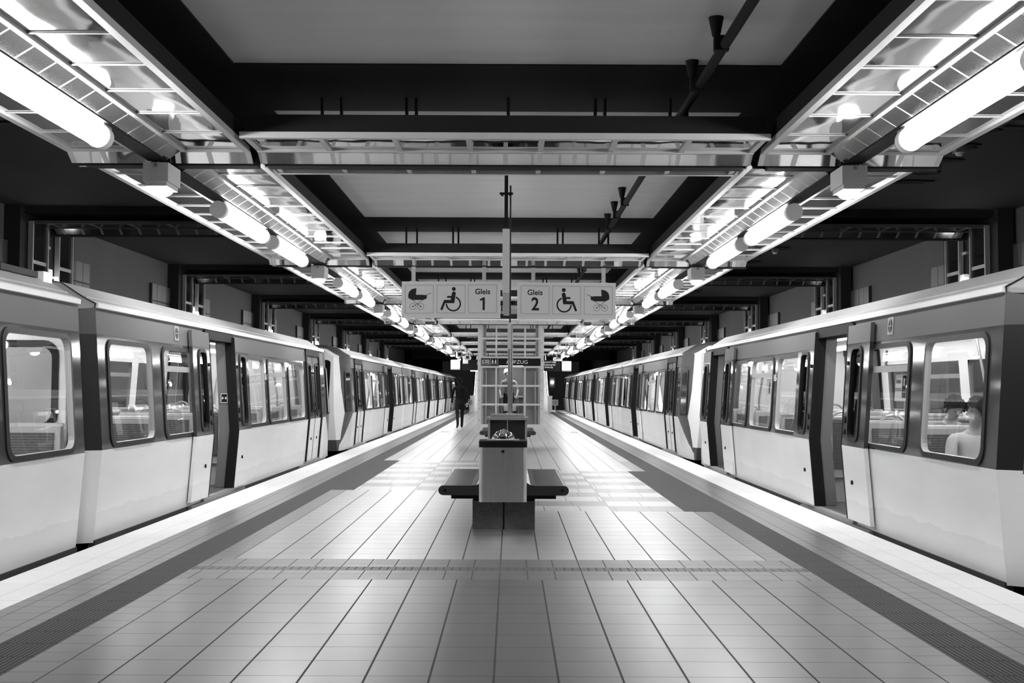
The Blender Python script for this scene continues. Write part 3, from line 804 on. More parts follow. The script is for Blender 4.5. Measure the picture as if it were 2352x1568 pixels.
# stickers and a poster in the right car's windows, a warning sign by the open doors
def sideplate(sg, s, z, w, h, m, out): 
    return [SP(sg, s + a, z + b, out) for a, b in ((-w / 2, -h / 2), (w / 2, -h / 2), (w / 2, h / 2), (-w / 2, h / 2))]
mb = MB(); mb.use(m_white).face(sideplate(-1, 2.12, 1.37, .30, .24, 0, -.02)); mb.use(m_ink).face(sideplate(-1, 2.03, 1.38, .10, .20, 0, -.018)); mb.use(m_seatf).face(sideplate(-1, 2.03, 1.42, .04, .07, 0, -.016))
p = mb.build('window_poster', None, carR)
for b, z, mm in (('Anders-', 1.43, m_ink), ('Statement.', 1.36, m_alud)):
    x, y, zz = SP(-1, 2.175, z, -.016); text(b, .066, mm, p, (x, y, zz), (pi / 2, 0, -pi / 2), 'lettering', sx=.62, ext=.0005)
mb = MB(); mb.use(m_ink).face(sideplate(-1, 2.56, 1.64, .07, .16, 0, -.02)); mb.use(m_white).face(sideplate(-1, 2.56, 1.62, .02, .09, 0, -.018)); mb.build('window_sticker', None, carR)
mb = MB(); mb.use(m_white).face(sideplate(-1, 7.35, 1.38, .26, .22, 0, -.02)); mb.use(m_ink).face(sideplate(-1, 7.28, 1.37, .07, .15, 0, -.018)); mb.build('window_poster', None, carR)
mb = MB(); mb.use(m_white)
for i in range(4): mb.face(sideplate(-1, 7.5, 1.72 - i * .03, .34, .012, 0, -.02))
mb.build('window_notice', None, carR)
for car, sg in ((carB, 1),):
    m = MB(); m.use(m_ink).box(sg * (HW - .19), sg * (HW - .10), 4.832, 4.837, 1.15, 1.27); m.use(m_white)
    for a, b, c, d in ((-.19, -.10, 1.264, 1.27), (-.19, -.10, 1.15, 1.156), (-.19, -.184, 1.15, 1.27), (-.106, -.10, 1.15, 1.27)): m.box(*sorted((sg * (HW + a), sg * (HW + b))), 4.826, 4.831, c, d)
    m.prism([(sg * (HW - .150), 1.21), (sg * (HW - .172), 1.228), (sg * (HW - .172), 1.192)], 1, 4.826, 4.831).prism([(sg * (HW - .140), 1.21), (sg * (HW - .118), 1.228), (sg * (HW - .118), 1.192)], 1, 4.826, 4.831)
    m.build('door_warning_sign', None, car)
# ------------------------------------------------------------------ hanging track signs
def flat(mb, pts, y): return mb.face([(x, y, z) for x, z in pts])
def ringpts(mb, cx, cz, r0, r1, a0, a1, y, n=28):
    for i in range(n):
        a, b = R(a0 + (a1 - a0) * i / n), R(a0 + (a1 - a0) * (i + 1) / n)
        flat(mb, [(cx + r0 * cos(a), cz + r0 * sin(a)), (cx + r1 * cos(a), cz + r1 * sin(a)), (cx + r1 * cos(b), cz + r1 * sin(b)), (cx + r0 * cos(b), cz + r0 * sin(b))], y)
def disc(mb, cx, cz, r, y, n=24): flat(mb, [(cx + r * cos(2 * pi * i / n), cz + r * sin(2 * pi * i / n)) for i in range(n)], y)
def stroke(mb, a, b, w, y):
    d = Vector((b[0] - a[0], b[1] - a[1])).normalized(); nx, nz = -d.y * w / 2, d.x * w / 2
    flat(mb, [(a[0] + nx, a[1] + nz), (b[0] + nx, b[1] + nz), (b[0] - nx, b[1] - nz), (a[0] - nx, a[1] - nz)], y)
SW, SH, SD = 1.452, .532, .13
def track_sign(loc, label, num, mirror):
    t = thing('track_sign', label, 'sign', loc, group='white track signs hanging from the cross channel')
    K = SW / 1893.
    def uv(px, py):
        u = (px - 187) * K - SW / 2; v = SH / 2 - (py - 155 - (px - 187) * .0085) * K
        return (-u if mirror else u, v)
    y0 = -SD / 2
    MB().box(-SW / 2, SW / 2, y0, SD / 2, -SH / 2, SH / 2).box(-SW / 2 - .004, SW / 2 + .004, y0 - .003, y0 + .03, -SH / 2 - .004, -SH / 2 + .012).build('sign_case', m_signf, t)
    MB().box(-SW / 2 + .02, SW / 2 - .02, y0 - .004, y0, -SH / 2 + .02, SH / 2 - .02).build('sign_face', m_sign, t)
    y = y0 - .0055; b = MB()
    for x0, x1 in ((255, 795), (865, 1403), (1470, 2007)):
        c = [uv(x0, 230), uv(x1, 230), uv(x1, 768), uv(x0, 768)]
        for i in range(4): stroke(b, c[i], c[(i + 1) % 4], .0035, y)
    b.build('field_border', m_ink, t)
    p = MB(); S = lambda a, c, w: stroke(p, uv(*a), uv(*c), w * K, y)
    flat(p, [uv(*q) for q in ((313, 475), (312, 410), (330, 355), (352, 328), (380, 308), (430, 292), (470, 288), (462, 412), (600, 415), (660, 424), (672, 425), (670, 485), (600, 514), (390, 514))], y)
    S((640, 430), (750, 380), 9); S((390, 510), (553, 640), 8); S((600, 512), (405, 640), 8)
    for cx in (405, 553):
        q = uv(cx, 640); ringpts(p, q[0], q[1], 57 * K, 63 * K, 0, 360, y); disc(p, q[0], q[1], 13 * K, y)
    p.build('pram_pictogram', m_ink, t)
    p = MB(); q = uv(1187, 305); disc(p, q[0], q[1], 38 * K, y)
    flat(p, [uv(*q) for q in ((1135, 478), (1142, 438), (1152, 380), (1165, 360), (1188, 353), (1212, 360), (1227, 385), (1198, 578), (1122, 578), (1128, 515))], y)
    flat(p, [uv(*q) for q in ((1000, 515), (1130, 515), (1130, 578), (1018, 578))], y)
    flat(p, [uv(*q) for q in ((1000, 515), (1030, 560), (976, 698), (935, 684))], y)
    q = uv(955, 690); disc(p, q[0], q[1], 22 * K, y); S((1075, 457), (1150, 457), 38); q = uv(1075, 457); disc(p, q[0], q[1], 19 * K, y)
    q = uv(1180, 590)
    if mirror: ringpts(p, q[0], q[1], 118 * K, 148 * K, 180 - 70, 360, y + .0)
    else: ringpts(p, q[0], q[1], 118 * K, 148 * K, 70, -180, y)
    p.build('wheelchair_pictogram', m_ink, t)
    q = uv(1740, 362); text('Gleis', .112, m_ink, t, (q[0], y, q[1]), sx=1.0, ext=.0006, bold=.0022)
    if num == '2':
        q = uv(1735, 592); text(num, .265, m_ink, t, (q[0], y, q[1]), ext=.0006, bold=.006, sx=.88)
    else:
        p = MB(); flat(p, [uv(*c) for c in ((1740, 714), (1740, 520), (1697, 537), (1687, 505), (1752, 470), (1784, 470), (1784, 714))], y); p.build('lettering', m_ink, t)
    for x in ((-.56, .485) if not mirror else (-.49, .55)):
        MB().box(x - .028, x + .028, -.025, .025, SH / 2, .49).box(x - .05, x + .05, -.035, .035, SH / 2, SH / 2 + .012).build('hanger_bar', m_alud, t)
    return t
track_sign((-.885, 16.78, 2.655), 'hanging sign reading Gleis 1 with pram and wheelchair symbols, left of the post', '1', False)
track_sign((.817, 16.78, 2.645), 'hanging sign reading Gleis 2 with wheelchair and pram symbols, right of the post', '2', True)

# hanging post nearest the camera
t = thing('hanging_post', 'grey box-section post on a black rod hanging from the ceiling, left of Gleis 2', 'post', (-.055, 12., 0))
MB().box(-.019, .019, -.02, .02, 3.06, 3.80).box(-.07, .07, -.025, .025, 3.405, 3.425).box(-.055, -.03, -.02, .02, 3.39, 3.405).box(.03, .055, -.02, .02, 3.39, 3.405).build('rod', m_black, t)
MB().box(-.038, .038, -.04, .04, 2.36, 3.035).build('post_cover', m_lampbox, t)
MB().prism([(-.037, 2.36), (.037, 2.36), (.037, 2.12), (-.025, 2.12)], 1, -.035, .035).build('lower_cover', m_signf, t)
MB().box(-.05, -.037, -.03, .03, 2.17, 2.24).path([(-.045, 0, 2.17), (-.05, 0, 2.13), (-.04, 0, 2.09)], .003, 6).build('cable_box', m_black, t)

# ------------------------------------------------------------------ bench rows
def seat_profile(s):
    """section of one seat across the platform, x from the plinth out to the rolled edge"""
    pts = [(.17, .60), (.19, .52), (.215, .475), (.25, .452), (.30, .447)]
    top = pts + [(.56, .447)]
    for i in range(1, 8):
        a = R(90 - 180 * i / 8); top.append((.56 + .045 * cos(a), .402 + .045 * sin(a)))
    top += [(.56, .357), (.17, .357)]
    return [(s * x, z) for x, z in top]
def bench(loc, label):
    t = thing('bench', label, 'bench', loc); L = 2.2
    MB().box(-.298, .298, .36, 2.0, 0, .275).build('plinth', m_conc, t)
    MB().box(-.30, -.297, .358, 2.002, 0, .28).box(.297, .30, .358, 2.002, 0, .28).build('plinth_edge', m_alud, t)
    MB().box(-.008, .008, .357, .36, 0, .275).build('plinth_joint', m_ink, t)
    MB().box(-.26, .26, .30, 1.95, .275, .32).box(-.49, .49, .06, L - .06, .32, .356).build('bearer', m_black, t)
    for s in (-1, 1):
        m = MB(); P = seat_profile(s)
        n = 38
        for i in range(n): m.prism(P, 1, .03 + (L - .06) * i / n, .03 + (L - .06) * (i + .82) / n)
        m.box(*sorted((s * .2, s * .58)), .03, L - .03, .365, .43)
        sl = m.build('seat', m_bench, t)
        for y in (0, L - .03): MB().prism([(x * 1.004, z) for x, z in seat_profile(s)], 1, y, y + .03).build('end_casting', m_benche, t)
        MB().cyl((s * .545, -.004, .402), (s * .545, .004, .402), .016, n=12).build('end_bolt', m_black, t)
    return t
bench((-.062, 10.62, 0), 'dark slatted double bench on a concrete plinth, behind the steel litter bin')
b2 = dup(bpy.data.objects['bench'], (-.06, 24.4, 0), label='second dark slatted double bench, in front of the lift shaft')
# litter bin
t = thing('litter_bin', 'stainless litter bin with black lid at the near end of the first bench', 'bin', (-.066, 10.16, .025))
def rbox(hw, y0, y1, r):
    p = rr(-hw, hw, y0, y1, r, 5); return p
MB().prism(rbox(.213, 0, .40, .035), 2, .315, .80).build('body', m_steel, t, True)
MB().prism(rbox(.216, -.006, .41, .04), 2, .80, .855).build('lid', m_rubber, t, True)
m = MB(); m.use(m_ink).prism(rr(-.115, .115, .03, .10, .03), 2, .855, .858); m.build('slot', None, t)
MB().prism([(.112, .856), (.162, .856), (.162, .870), (.112, .859)], 0, -.145, .145).build('text_strip', m_alud, t)
text('Restmüll', .058, m_white, t, (0, .137, .8655), (R(12.5), 0, 0), ext=.001, sx=1.05, bold=.001)
d = MB(); n = 14
pr = [(.105 * cos(pi * i / n), .856 + .085 * sin(pi * i / n)) for i in range(n + 1)]
prof = [(.185, .035), (.19, .062), (.215, .066), (.217, .078), (.24, .082), (.242, .092), (.27, .095), (.272, .103), (.34, .105), (.345, .0)]
vs = [(r_ * 1.0 * cos(pi * i / n), y, .856 + r_ * .82 * sin(pi * i / n)) for y, r_ in prof for i in range(n + 1)]; q = n + 1
d.add(vs, [(j * q + i, j * q + i + 1, (j + 1) * q + i + 1, (j + 1) * q + i) for j in range(len(prof) - 1) for i in range(n)]); d.build('ash_dome', m_chrome, t, True)
d = MB(); pts = []
for i in range(n + 1):
    a = pi * i / n; pts.append((.040 * cos(a), .040 * sin(a)))
vs = [(x - .008, .165, .872 + z) for x, z in pts] + [(x + .004, .30, .915 + z) for x, z in pts]
vs += [(x * .9 - .008, .166, .872 + z * .9) for x, z in pts] + [(x * .9 + .004, .30, .915 + z * .9) for x, z in pts]
q = n + 1; d.add(vs, [(i, i + 1, q + i + 1, q + i) for i in range(n)] + [(2 * q + i, 2 * q + i + 1, 3 * q + i + 1, 3 * q + i) for i in range(n)] + [(i, i + 1, 2 * q + i + 1, 2 * q + i) for i in range(n)])
d.build('ash_hood', m_chrome, t, True)
m = MB(); m.cyl((.0, -.008, .765), (.0, .0, .765), .014, n=16); m.build('lock', m_chrome, t)
MB().cyl((.0, -.0095, .765), (.0, -.007, .765), .006, n=10).build('keyhole', m_ink, t)
MB().box(-.15, .15, .40, .47, .4, .75).build('mounting', m_black, t)
# glazed case behind the bench, with the mast standing on it
t = thing('display_case', 'dark glazed case with stepped steel roof behind the first bench', 'case', (-.035, 13.25, 0))
m = MB()
for x in (-.215, .215): 
    for y in (.015, .41): m.box(x - .012, x + .012, y - .015, y + .015, 0, 1.0)
m.box(-.22, .22, 0, .43, 0, .08).box(-.005, .005, -.006, .0, .1, .985).build('case_frame', m_alud, t)
MB().box(-.203, .203, .002, .428, .08, .985).build('glazed_body', mat('smoked_panel', .02, .16), t)
MB().box(-.242, .242, -.03, .46, .985, 1.015).box(-.19, .19, .02, .41, 1.03, 1.05).box(-.2, .2, .03, .40, 1.015, 1.03).build('case_roof', m_steel, t)
t = thing('mast', 'polished twin-tube mast rising from the dark glazed case in front of the lift', 'mast', (-.005, 13.45, 1.05))
MB().cyl((-.014, 0, 0), (-.014, 0, .80), .017, n=16).build('tube', m_chrome, t, True)
MB().cyl((.016, .02, 0), (.016, .02, 1.06), .013, n=16).build('tube', m_chrome, t, True)
MB().cyl((0, .01, 0), (0, .01, .012), .05, n=20).build('foot_flange', m_chrome, t, True)
MB().box(-.034, .006, -.02, .02, .77, 1.08).build('sleeve', m_signf, t)
MB().cyl((-.006, .0, 1.08), (-.006, .0, 2.74), .010, n=10).build('rod', m_black, t)

# ------------------------------------------------------------------ lift shaft
LX, LY, LWd = 0., 34.4, 1.0
t = thing('lift_shaft', 'glazed lift shaft in a pale grey frame with a dark AUFZUG sign', 'lift', (LX, LY, 0))
ft = .11; D = 2.2
for x in (-1, 1):
    for y in (0, D):
        MB().box(*sorted((x * 1.0, x * (1.0 - ft))), y, y + ft, .22, 3.75).build('corner_post', m_lampbox, t)
MB().box(-1.02, 1.02, -.02, D + .12, 0, .22).build('shaft_plinth', m_lampbox, t)
for z in (.25, .875, 1.44, 2.01, 2.30, 2.87): MB().box(-.9, .9, .01, .06, z - .03, z + .03).build('glazing_bar', m_lampbox, t)
for x in (-.44, .43):
    for z0, z1 in ((.25, 2.03), (2.29, 3.75)): MB().box(x - .025, x + .025, .005, .055, z0, z1).build('glazing_bar', m_lampbox, t)
m = MB()
for x in (-.945, .945):
    for z in (.4, .75, 1.0, 1.3, 1.6, 1.9, 2.2, 2.45, 2.75, 3.0, 3.3): m.cyl((x, -.004, z), (x, .0, z), .012, n=8)
m.build('screw', m_ink, t)
m = MB().box(-.89, .89, .03, .036, .25, 2.01).box(-.89, .89, .03, .036, 2.3, 3.75); m.build('front_pane', m_glasse, t)
m = MB()
for x in (-.96, .96): m.box(x - .003, x + .003, ft, D, .22, 3.75)
m.build('side_pane', m_glasse, t)
p = MB().box(-.9, .9, -.012, .03, 2.045, 2.27).build('lift_sign', m_ink, t)
text('AUFZUG', .155, m_cap, p, (.19, -.014, 2.155), ext=.001, sx=1.08)
m = MB(); m.use(m_sign).box(-.875, -.65, -.016, -.012, 2.075, 2.23); m.use(m_ink)
flat(m, [(-.80, 2.215), (-.765, 2.17), (-.79, 2.17), (-.79, 2.14), (-.81, 2.14), (-.81, 2.17), (-.835, 2.17)], -.018)
for x, z, w in ((-.70, 2.175, .06), (-.76, 2.115, .16), (-.76, 2.095, .16)): flat(m, [(x - w / 2, z - .006), (x + w / 2, z - .006), (x + w / 2, z + .006), (x - w / 2, z + .006)], -.018)
m.build('arrow_plate', None, p)
m = MB(); m.use(m_cap)
for x in (-.618, -.395): m.box(x - .005, x + .005, -.016, -.012, 2.06, 2.255)
for cx in (-.55, -.46):
    disc(m, cx, 2.215, .014, -.0145); flat(m, [(cx - .025, 2.195), (cx + .025, 2.195), (cx + .02, 2.14), (cx - .02, 2.14)], -.0145)
    for k in (-1, 1): stroke(m, (cx + k * .01, 2.15), (cx + k * .022, 2.085), .014, -.0145)
m.build('people_symbols', None, p)
# guide rails and the cabin inside
for x in (-.80, .80): MB().box(x - .04, x + .04, .25, .33, 0.23, 3.74).box(x * .96 - .02, x * .96 + .02, .2, .25, .23, 3.74).build('guide_rail', m_alud, t)
t2 = thing('lift_cabin', 'lit lift cabin standing at platform level inside the glazed shaft', 'lift cabin', (LX, LY + .42, .23))
MB().box(-.72, .72, 0, 1.45, -.006, .0).build('cabin_floor', m_alud, t2)
MB().box(-.72, .72, 0, 1.45, 1.83, 1.9).build('cabin_roof', m_under, t2)
MB().box(-.45, .45, .25, 1.0, 1.80, 1.829).build('cabin_lamp', m_carlamp, t2)
m = MB()
for x in (-.72, .72): m.box(x - .02, x + .02, 0, 1.45, 0, 1.83)
m.box(-.72, -.40, -.02, 0, 0, 1.83).box(.42, .72, -.02, 0, 0, 1.83).build('cabin_wall', mat('dull_cabin_panel', .30, .3), t2)
MB().box(-.7, .7, 1.46, 1.48, 0, 1.83).build('rear_wall', mat('dark_cabin_panel', .11, .35), t2)
m = MB()
for x in (-.38, .40): m.box(x - .025, x + .025, -.015, .015, 0, 1.83)
m.box(-.03, .03, 1.42, 1.46, 0, 1.83).box(-.7, .7, 1.40, 1.43, .85, .9).build('cabin_frame', m_signf, t2)

# ------------------------------------------------------------------ clocks, destination boards, cameras, small signs
m_clock = mat('lit_clock_face', .9, .4, emis=.62)
def clock(loc, label):
    t = thing('clock', label, 'clock', loc)
    MB().prism(rr(-.235, .235, -.265, .235, .03), 1, -.06, .06).build('case', m_alud, t)
    MB().prism(rr(-.215, .215, -.215, .215, .03), 1, -.07, -.06).build('face', m_clock, t)
    m = MB(); stroke(m, (0, 0), (-.05, .10), .016, -.072); stroke(m, (0, 0), (.16, -.01), .010, -.072); disc(m, 0, 0, .015, -.073)
    for i in range(12):
        a = 2 * pi * i / 12; stroke(m, (.17 * cos(a), .17 * sin(a)), (.195 * cos(a), .195 * sin(a)), .008, -.072)
    m.build('hands', m_ink, t); MB().box(-.03, .03, -.02, .02, .235, .62).build('hanger', m_black, t)
clock((-2.70, 55.5, 2.53), 'square lit station clock hanging under the left light channel')
clock((2.72, 55.5, 2.48), 'square lit station clock hanging under the right light channel')
def board(loc, label, lines):
    t = thing('destination_board', label, 'display', loc)
    MB().box(-.8, .8, -.12, .12, -.28, .26).build('case', m_black, t)
    MB().box(-.38, .02, -.11, .10, -.32, -.281).build('lamp_strip', m_carlamp, t)
    for b, s, x, z in lines: text(b, s, m_white, t, (x, -.123, z), ext=.001, align='LEFT', bold=.002)
    MB().box(-.5, -.46, -.02, .02, .26, .6).box(.46, .5, -.02, .02, .26, .6).build('hanger', m_black, t)
    return t
bd = board((-1.58, 55.6, 2.52), 'dark train destination board left of the lift, beside the left clock', [('Zug von Gleis', .15, -.08, .06), ('fährt nach', .15, 0., -.08)])
MB().box(-.76, -.50, -.125, -.12, .05, .24).build('line_plate', m_cap, bd)
board((1.62, 55.6, 2.50), 'dark train destination board right of the lift, beside the right clock', [('Bahnhof Halt', .13, -.1, .16), ('nicht Richtung für', .12, -.3, .03), ('Jungfernstieg Schlump', .12, -.62, -.09)])
def pill(loc, label, body):
    t = thing('small_track_sign', label, 'sign', loc)
    MB().prism(rr(-.20, .20, -.09, .09, .06), 1, -.03, .03).build('sign_face', m_signf, t)
    text(body, .11, m_ink, t, (0, -.033, 0), ext=.001); MB().box(-.01, .01, -.01, .01, .09, .42).build('hanger', m_black, t)
pill((2.19, 53.6, 2.76), 'small rounded sign reading Gleis 2 under the right channel, above the board', 'Gleis 2')
pill((-2.07, 53.6, 2.80), 'small rounded sign reading Gleis 1 under the left channel, above the board', 'Gleis 1')
def camera_box(loc, label):
    t = thing('hanging_camera', label, 'camera', loc)
    MB().box(-.11, .11, 0, .4, -.13, .09).build('housing', m_alud, t); MB().box(-.07, .07, -.006, 0, -.08, .05).build('lens', m_ink, t)
    MB().box(-.015, .015, .15, .19, .09, .37).build('bracket', m_alud, t)
camera_box((-2.20, 49., 2.84), 'boxy grey security camera hanging left of the lift, nearer of two')
camera_box((-1.98, 52., 2.80), 'boxy grey security camera hanging left of the lift, farther of two')
camera_box((2.10, 49.5, 2.80), 'boxy grey security camera hanging right of the lift')
# escalators behind the lift
m_lit = mat('lit_balustrade', .8, .3, emis=.9)
def escalator(loc, label, s):
    t = thing('escalator', label, 'escalator', loc); L = 8.; H2 = 3.2
    for x in (-.5, .5):
        MB().prism([(0, .0), (0, .9), (.9, .95), (L, .95 + H2), (L, H2), (.9, .0)], 0, x - .02, x + .02).build('balustrade', m_lit, t)
        MB().path([(x, -.25, .55), (x, -.2, .85), (x, .05, .96), (x, .9, 1.0), (x, L, 1.0 + H2)], .045, 8).build('handrail', m_rubber, t, True)
        MB().box(x - .13, x + .13, -.35, -.05, 0, .9).box(x - .15, x + .15, -.4, 0, .9, .95).build('newel', m_steel, t)
    m = MB()
    for i in range(16): m.box(-.46, .46, .6 + i * .42, 1.02 + i * .42, -.2 + i * .18, .0 + i * .18)
    m.box(-.46, .46, -.3, .6, 0, .012); m.build('steps', m_steel, t)
escalator((-1.72, 66.5, 0), 'escalator rising behind the lift, left one', -1)
escalator((1.78, 66.5, 0), 'escalator rising behind the lift, right one with a bright balustrade', 1)
def nosign(loc, label):
    t = thing('pictogram_sign', label, 'sign', loc)
    MB().prism(rr(-.17, .17, -.17, .17, .02), 1, -.012, .012).build('sign_face', m_signf, t)
    m = MB(); ringpts(m, 0, 0, .105, .125, 0, 360, -.014); disc(m, 0, .06, .018, -.014); flat(m, [(-.03, .035), (.03, .035), (.012, -.085), (-.012, -.085)], -.014); m.build('pictogram', m_ink, t)
    MB().box(-.02, .02, .012, .05, -.57, .1).build('post', m_cap, t)
nosign((-2.38, 66.0, .57), 'square pictogram sign on a low post left of the lift, beside the escalator')
nosign((2.58, 66.0, .57), 'square pictogram sign on a low post right of the lift, beside the escalator')
t = thing('tunnel_signal', 'bright white signal lamp in the dark tunnel right of the lift', 'signal lamp', (3.35, 92., 0.0))
MB().ball((0, 0, 1.9), .12, 14).build('lamp_lens', m_lens, t, True); MB().box(-.2, .2, .1, .2, 1.5, 2.3).box(-.05, .05, .1, .2, -1.1, 1.5).build('signal_case', m_black, t)

# ------------------------------------------------------------------ people
def person(name, label, loc, rz, J, top, legs, hair, hairlen=0., skin=m_skin, sleeves='long', collar=False, shoe=m_shoe, hands=True):
    """J: joints in local metres (x right, y forward, z up)"""
    t = thing(name, label, 'person', loc, rz)
    edges = [('pelvis', 'waist'), ('waist', 'chest'), ('chest', 'neck0'), ('neck0', 'neck'), ('neck', 'head0'), ('head0', 'head'), ('head', 'crown')]
    rad = dict(pelvis=(.155, .115), waist=(.14, .105), chest=(.16, .115), neck0=(.075, .07), neck=(.044, .046), head0=(.054, .070), head=(.074, .092), crown=(.055, .065))
    for q in 'lr':
        edges += [('chest', 'sh' + q), ('sh' + q, 'el' + q), ('el' + q, 'wr' + q), ('wr' + q, 'ha' + q), ('pelvis', 'hip' + q), ('hip' + q, 'kn' + q), ('kn' + q, 'an' + q), ('an' + q, 'to' + q)]
        rad.update({'sh' + q: (.062, .062), 'el' + q: (.043, .043), 'wr' + q: (.030, .030), 'ha' + q: (.038, .022), 'hip' + q: (.092, .092), 'kn' + q: (.062, .062), 'an' + q: (.046, .046), 'to' + q: (.045, .035)})
    ids = {}; bm = bmesh.new(); ly = bm.verts.layers.skin.verify()
    order = ['pelvis'] + [b for a, b in edges]
    for nme in order:
        v = bm.verts.new(J[nme]); ids[nme] = v; v[ly].radius = rad[nme]
    ids['pelvis'][ly].use_root = True
    for a, b in edges: bm.edges.new((ids[a], ids[b]))
    me = bpy.data.meshes.new('tmp'); bm.to_mesh(me); bm.free()
    o = bpy.data.objects.new('tmp', me); C.objects.link(o)
    o.modifiers.new('s', 'SKIN'); sb = o.modifiers.new('b', 'SUBSURF'); sb.levels = 2; sb.render_levels = 2
    dg = bpy.context.evaluated_depsgraph_get(); dg.update()
    body = bpy.data.meshes.new_from_object(o.evaluated_get(dg)); bpy.data.objects.remove(o)
    body.name = 'body'; mats = [skin, top, legs, shoe]; body.materials.clear()
    for q in mats: body.materials.append(q)
    def seg(p, a, b):
        a, b = Vector(J[a]), Vector(J[b]); d = b - a; u = max(0, min(1, (p - a).dot(d) / max(d.length_squared, 1e-9)))
        return (p - a - d * u).length
    def region(a, b):
        if b in ('neck', 'head0') and collar: return 1
        if b in ('neck', 'head0', 'head', 'crown') or b[:2] == 'ha': return 0
        if b[:2] in ('wr',): return 1 if sleeves == 'long' else 0
        if b[:2] in ('el',): return 1
        if b[:2] in ('hi', 'kn', 'an'): return 2
        if b[:2] == 'to': return 3
        return 1
    for p in body.polygons:
        c = p.center; best = min(edges, key=lambda e: seg(c, *e)); p.material_index = region(*best); p.use_smooth = True
    put('body', body, t)
    H = Vector(J['head']); up = (Vector(J['crown']) - Vector(J['head0'])).normalized(); fw = Vector(J.get('face', (0, 1, 0))); fw = (fw - up * fw.dot(up)).normalized(); sd = fw.cross(up)
    def at(a, b, c): return H + sd * a + fw * b + up * c
    f = MB(); f.cyl(at(0, .085, .015), at(0, .106, -.018), .007, .011, 8).ball(at(0, .100, -.020), .012, 8)
    for k in (-1, 1): f.ball(at(k * .078, -.005, -.005), .026, 8, .5, .8, 1.1)
    f.build('face_features', skin, t, True)
    e = MB()
    for k in (-1, 1): e.ball(at(k * .032, .089, .012), .006, 8)
    e.build('eyes', m_ink, t, True); MB().box(*sum(([v - w, v + w] for v, w in zip(at(0, .09, -.06), (.014, .012, .004))), [])).build('mouth', mat('lips', .3, .5), t)
    h = MB(); n = 14; vs = []; fs = []
    for i in range(8):
        th = pi * .66 * i / 7
        for j in range(n):
            ph = 2 * pi * j / n; r = .098; fb = cos(ph)
            th2 = th * (1.0 - .42 * max(0, fb) ** .7) + hairlen * (1 if i == 7 and fb < .3 else 0)
            vs.append(at(r * .93 * sin(th2) * sin(ph), r * 1.12 * sin(th2) * cos(ph) - .006, r * 1.12 * cos(th2) + .015))
    for i in range(7):
        for j in range(n): fs.append((i * n + j, i * n + (j + 1) % n, (i + 1) * n + (j + 1) % n, (i + 1) * n + j))
    h.add(vs, fs); rnd = random.Random(len(label))
    for i in range(110):                                 # tousled locks over the scalp
        a = rnd.randrange(5, 8 * n - (0 if hairlen > .05 else n)); c = vs[a]; h.ball(c, rnd.uniform(.009, .017), 10)
    h.build('hair', hair, t, True)
    if hands:
        g = MB()
        for q in 'lr':
            w, hd = Vector(J['wr' + q]), Vector(J['ha' + q]); d = (hd - w).normalized(); sx = Vector((1, 0, 0)) if abs(d.x) < .8 else Vector((0, 1, 0)); sx = (sx - d * sx.dot(d)).normalized(); nn = d.cross(sx); nn = nn if nn.z < 0 or abs(nn.z) < .1 else -nn
            for i, (o2, l) in enumerate(((-.026, .055), (-.009, .066), (.009, .062), (.025, .048))):
                a = hd + sx * o2 + d * .01; b = a + d * l * .5 + nn * .008; c = b + d * l * .35 + nn * .03
                g.cyl(a, b, .0095, .0085, 8).ball(b, .0088, 8).cyl(b, c, .0085, .007, 8).ball(c, .007, 8)
            s2 = 1 if q == 'l' else -1
            a = w + (hd - w) * .45 + sx * .028 * s2; b = a + sx * .02 * s2 + d * .03; c = b + d * .03 + nn * .015
            g.cyl(a, b, .012, .010, 8).ball(b, .01, 8).cyl(b, c, .0095, .008, 8).ball(c, .008, 8)
        g.build('fingers', skin, t, True)
    return t
def standing(lean=0., stride=0., arms=None):
    J = dict(pelvis=(0, 0, .93), waist=(0, .02 + lean * .15, 1.08), chest=(0, .02 + lean * .45, 1.30), neck0=(0, .02 + lean * .62, 1.42), neck=(0, .03 + lean * .72, 1.48), head0=(0, .05 + lean * .85, 1.54), head=(0, .06 + lean * .95, 1.61), crown=(0, .05 + lean * 1.0, 1.69))
    for q, k in (('l', -1), ('r', 1)):
        f = stride * k
        J['hip' + q] = (k * .095, 0, .88); J['kn' + q] = (k * .10, f * .22 + .03, .50); J['an' + q] = (k * .10, f * .40 - (.06 if f < 0 else 0), .09 + (.07 if f < 0 else 0)); J['to' + q] = (k * .11, f * .40 + .15, .04 + (.0 if f < 0 else 0))
        J['sh' + q] = (k * .19, .02 + lean * .5, 1.375); J['el' + q] = (k * .25, .0 + lean * .4 - f * .12, 1.10); J['wr' + q] = (k * .24, .08 + lean * .4 - f * .22, .87); J['ha' + q] = (k * .235, .10 + lean * .4 - f * .25, .79)
    if arms: J.update(arms)
    return J
# walker on the left, dark clothes, seen from behind
person('person', 'person in dark coat walking away along the left platform edge', (-1.72, 38.6, 0), R(8), standing(.03, .75), m_coat, m_trou, m_hair, .6, collar=True)
